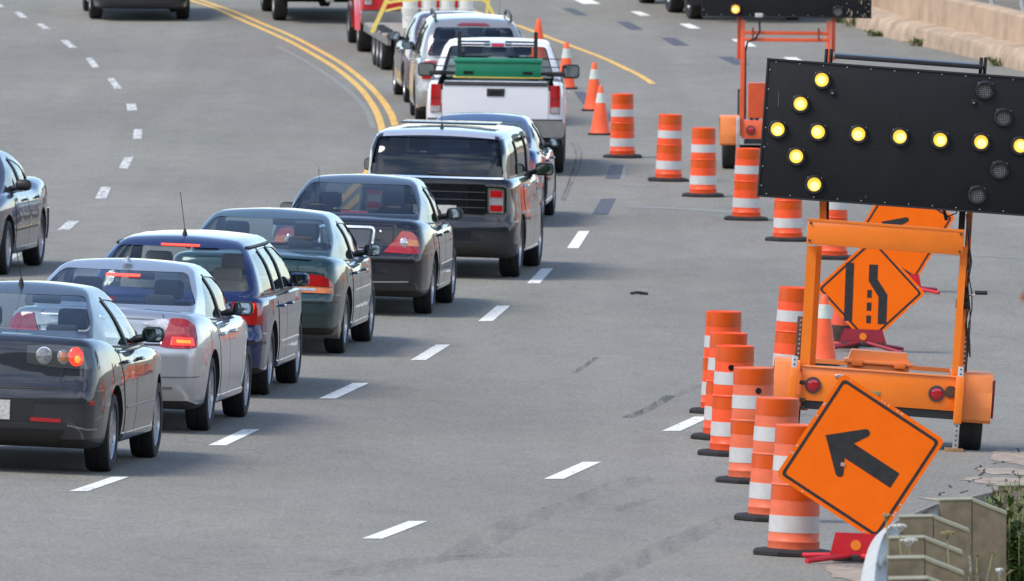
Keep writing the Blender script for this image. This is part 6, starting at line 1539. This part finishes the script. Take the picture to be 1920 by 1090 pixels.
# ------------------------------------------------------------------ weeds, wildflowers
LEAF = mat('fresh green leaf', (.075, .14, .022), .6, noise=.5, nscale=18); LEAF2 = mat('dry olive leaf', (.17, .15, .06), .8, noise=.5, nscale=18)
STEM = mat('pale straw stem', (.30, .30, .14), .8); PURP = mat('lilac petal', (.45, .30, .55), .7); UMB = mat('white umbel flower', (.66, .66, .60), .8, noise=.2, nscale=60); SEED = mat('dry seed head', (.34, .28, .13), .9, noise=.3, nscale=50)
def leaf(b, p, d, ln, wd, up=Vector((0, 0, 1))):
    s_ = d.cross(up); s_ = s_.normalized() if s_.length > 1e-3 else Vector((1, 0, 0)); n = s_.cross(d).normalized()
    a = b._v(p); c = b._v(p + d * ln * .5 + s_ * wd / 2 + n * .1 * ln); e = b._v(p + d * ln - n * .05 * ln); g = b._v(p + d * ln * .5 - s_ * wd / 2 + n * .1 * ln); m_ = b._v(p + d * ln * .5 + n * .02 * ln)
    for f in ((a, c, m_), (c, e, m_), (e, g, m_), (g, a, m_)): b.bm.faces.new(f)
def weed(P_, label, H=.8, n=14, spread=.35, lf=.05, flowers=0, dens=16, mix=.5, seed=1, mats=None):
    rr = random.Random(seed); t = empty('wildflower_plant', Matrix.Translation(P_), label, 'plant', 'roadside wildflowers')
    sb, lb, lb2, fb = MB(), MB(), MB(), MB(); tips = []
    for k in range(n):
        a = rr.uniform(0, 6.28); h = H * rr.uniform(.55, 1); r_ = spread * rr.random() ** .6
        pts = [Vector((math.cos(a) * r_ * .3, math.sin(a) * r_ * .3, 0)), Vector((math.cos(a) * r_ * .6, math.sin(a) * r_ * .6, h * .5)), Vector((math.cos(a) * r_ + rr.uniform(-.04, .04), math.sin(a) * r_, h))]
        sb.tube(pts, .004, 4); tips.append(pts[-1])
        for q in range(dens):
            t_ = rr.uniform(.15, 1); p = pts[0].lerp(pts[1], t_ * 2) if t_ < .5 else pts[1].lerp(pts[2], t_ * 2 - 1)
            d = Vector((rr.uniform(-1, 1), rr.uniform(-1, 1), rr.uniform(-.2, .9))).normalized()
            leaf(lb if rr.random() > mix else lb2, p, d, lf * rr.uniform(.6, 1.6), lf * rr.uniform(.3, .6))
    sb.build('stems', STEM, t)
    for bb, nm, m in ((lb, 'green_leaves', LEAF), (lb2, 'dry_leaves', LEAF2)):
        if bb.bm.faces: kind(bb.build(nm, m, t, smooth_=False), 'stuff')
    if flowers:
        for k in range(flowers):
            p = rr.choice(tips) + Vector((rr.uniform(-.08, .08), rr.uniform(-.05, .05), rr.uniform(-.25, .03)))
            fb2 = MB()
            for q in range(9):
                a = 2 * math.pi * q / 9; leaf(fb2, p, Vector((math.cos(a), -.35, math.sin(a))).normalized(), .014, .009)
            fb2.build('flower', PURP, t, smooth_=False)
    return t
def base_at(px, py): q = at(px, py); return Vector((q.x, q.y, zroad(q.x, q.y) - .02))
weed(base_at(1905, 1150), 'lush green wildflower clump at the bottom right corner', .85, 40, .28, .080, 5, 30, .2, 3)
weed(base_at(1872, 1135), 'olive wildflower clump with lilac blossoms in front of the guardrail posts', .80, 40, .26, .040, 18, 34, .35, 4)
weed(base_at(1925, 1130), 'tall dry brown wildflower at the right frame edge', .90, 36, .26, .038, 8, 34, .55, 5)
weed(base_at(1830, 1165), 'small dry weed beside the lower guardrail posts', .50, 9, .12, .03, 2, 14, .7, 6)
for i, (x, y, H) in enumerate(((1578, 43, .18), (1600, 50, .22), (1655, 68, .10), (1728, 86, .12), (1545, 33, .2), (1880, 124, .14))):
    p = at(x, y); weed(Vector((p.x, p.y, zroad(p.x, p.y) - .01)), ['short green weed farthest along the foot of the concrete wall', 'widest green weed at the foot of the concrete wall', 'tiny weed in the wall gutter left of the board mast', 'weed at the wall foot just above the arrow board top edge', 'weed behind the far arrow board at the wall foot', 'weed at the wall foot near the right frame edge'][i], H, 12, .35, .09, 0, 14, .35, 20 + i)
def umbel(px_, py_, h, r_, m, label, seed):
    P_ = at(px_, py_, h); g = Vector((P_.x, P_.y, zroad(P_.x, P_.y))); t = empty('umbel_flower', Matrix.Translation(g), label, 'plant', 'tall umbel stalks by the guardrail')
    rr = random.Random(seed); MB().tube([(.05, .03, -.02), (.03, .02, h * .5), (0, 0, h)], .005, 5).build('stem', STEM, t)
    b = MB()
    for k in range(60):
        a = rr.uniform(0, 6.28); q = r_ * math.sqrt(rr.random()); p = Vector((math.cos(a) * q, math.sin(a) * q, h + .03 - q * q * 4 + rr.uniform(-.006, .006)))
        b.lathe([(0, .005), (.006, .002), (.005, -.003), (0, -.004)], 5, c=p); 
        if k % 4 == 0: b.tube([(0, 0, h - .02), p], .0015, 3)
    kind(b.build('flower_head', m, t, smooth_=False), 'stuff'); return t
umbel(1705, 1020, .80, .05, UMB, 'white umbel in front of the middle guardrail post', 1)
umbel(1686, 994, .88, .040, UMB, 'smaller white umbel beside the bend of the guardrail', 2)
umbel(1776, 1008, .86, .040, SEED, 'dry yellowish seed head right of the guardrail posts', 3)
umbel(1662, 975, .95, .024, SEED, 'single brown bud standing over the curved rail end', 4)
umbel(1874, 1078, .70, .02, UMB, 'pale pinkish umbel low in the wildflowers', 5)

# ------------------------------------------------------------------ guardrail
PW = mat('weathered guardrail timber', (.20, .165, .105), .85, noise=.35, nscale=9, bump=.3, grime=.25); PTOP = mat('cut timber top', (.30, .285, .19), .85, noise=.2, nscale=12)
GR = empty('guardrail', Matrix.Identity(4), 'curving galvanised guardrail on timber posts at the bottom right', 'guardrail')
hp = .74
path = [at(x, y, hp) for x, y in ((1640, 1190), (1637, 1130), (1638, 1085), (1643, 1045), (1655, 1005), (1678, 978), (1715, 961), (1757, 945), (1810, 934), (1868, 920), (1930, 905), (2010, 890))]
pth = [path[0]] + path + [path[-1]]; c = []
for i in range(1, len(pth) - 2):
    for k in range(6):
        t = k / 6; p0, p1, p2, p3 = pth[i - 1], pth[i], pth[i + 1], pth[i + 2]
        c.append(.5 * ((2 * p1) + (p2 - p0) * t + (2 * p0 - 5 * p1 + 4 * p2 - p3) * t * t + (3 * p1 - p0 - 3 * p2 + p3) * t ** 3))
c.append(path[-1])
wp = [(0.0, 0), (.02, -.02), (.075, -.05), (.08, -.075), (.02, -.12), (0, -.155), (.02, -.19), (.08, -.235), (.075, -.26), (.02, -.29), (0, -.31)]
b = MB(); prev = None
for i, p in enumerate(c):
    d = c[min(i + 1, len(c) - 1)] - c[max(i - 1, 0)]; d.z = 0; d.normalize(); s_ = Vector((-d.y, d.x, 0))
    cur = b.ring([p + s_ * x + Vector((0, 0, z)) for x, z in wp] + [p + s_ * (x - .006) + Vector((0, 0, z)) for x, z in wp[::-1]])
    if prev: b.bridge(prev, cur)
    else: b.cap(cur[::-1])
    prev = cur
b.cap(prev); b.build('rail_beam', mat('dull galvanised rail', (.52, .51, .47), .6, metal=.1, noise=.2, nscale=5, grime=.25), GR, angle=60)
for (x, y) in ((1872, 912), (1762, 939), (1687, 971), (1668, 1011), (1665, 1049), (1668, 1088)):
    T = at(x, y, hp + .03); g = zroad(T.x, T.y); H = T.z - g
    bk = MB().prism([(0, 0), (.212, .004), (.212, -.36), (0, -.36)], T, X_, Z_, (0, .2, 0)).build('block', PW, GR)
    po = MB().prism([(.217, .004), (.44, -.085), (.44, -H - .2), (.217, -H - .2)], T, X_, Z_, (0, .2, 0)).build('post', PW, GR)
    MB().prism([(-.004, .0), (.214, .004), (.214, .011), (-.004, .007)], T + Vector((0, -.004, 0)), X_, Z_, (0, .208, 0)).build('block_top', PTOP, bk)
    MB().prism([(.215, .012), (.215, -.004), (.444, -.096), (.444, -.078)], T + Vector((0, -.006, 0)), X_, Z_, (0, .21, 0)).build('post_top', PTOP, po)

# ------------------------------------------------------------------ sapling close to the camera, one reddish leaf reaching into the frame
Yn = 42.0
tip = atY(1908, 560, Yn); sg = empty('sapling', Matrix.Translation((tip.x + .35, Yn, zroad(tip.x + .35, Yn))), 'blurred reddish leaf of a near sapling reaching in at the right edge', 'plant')
zt_ = tip.z - zroad(tip.x + .35, Yn)
MB().tube([(0, 0, -.05), (.02, 0, zt_ * .5), (-.03, 0, zt_ * .9), (-.06, 0, zt_ + .4)], .012, 6, rs=[.02, .016, .010, .005]).build('trunk', STEM, sg)
b = MB(); RL = mat('reddish leaf', (.42, .13, .07), .6, noise=.4, nscale=14); rr = random.Random(2)
for (dx, dz, w_) in ((-.345, 0, .20), (.2, .1, .16), (.25, .35, .14), (-.05, .55, .12)):
    q = Vector((dx, 0, zt_ + dz)); e = Vector((-.06, 0, zt_ + dz * .8 + .05)); d = (q - e).normalized(); n_ = Vector((-d.z, 0, d.x))
    b.prism([(0, 0), (.35, .5), (.6, .62), (.85, .40), (1, 0), (.85, -.40), (.6, -.62), (.35, -.5)], e, q - e, n_ * w_ * .5, (0, .003, 0))
b.build('leaves', RL, sg)
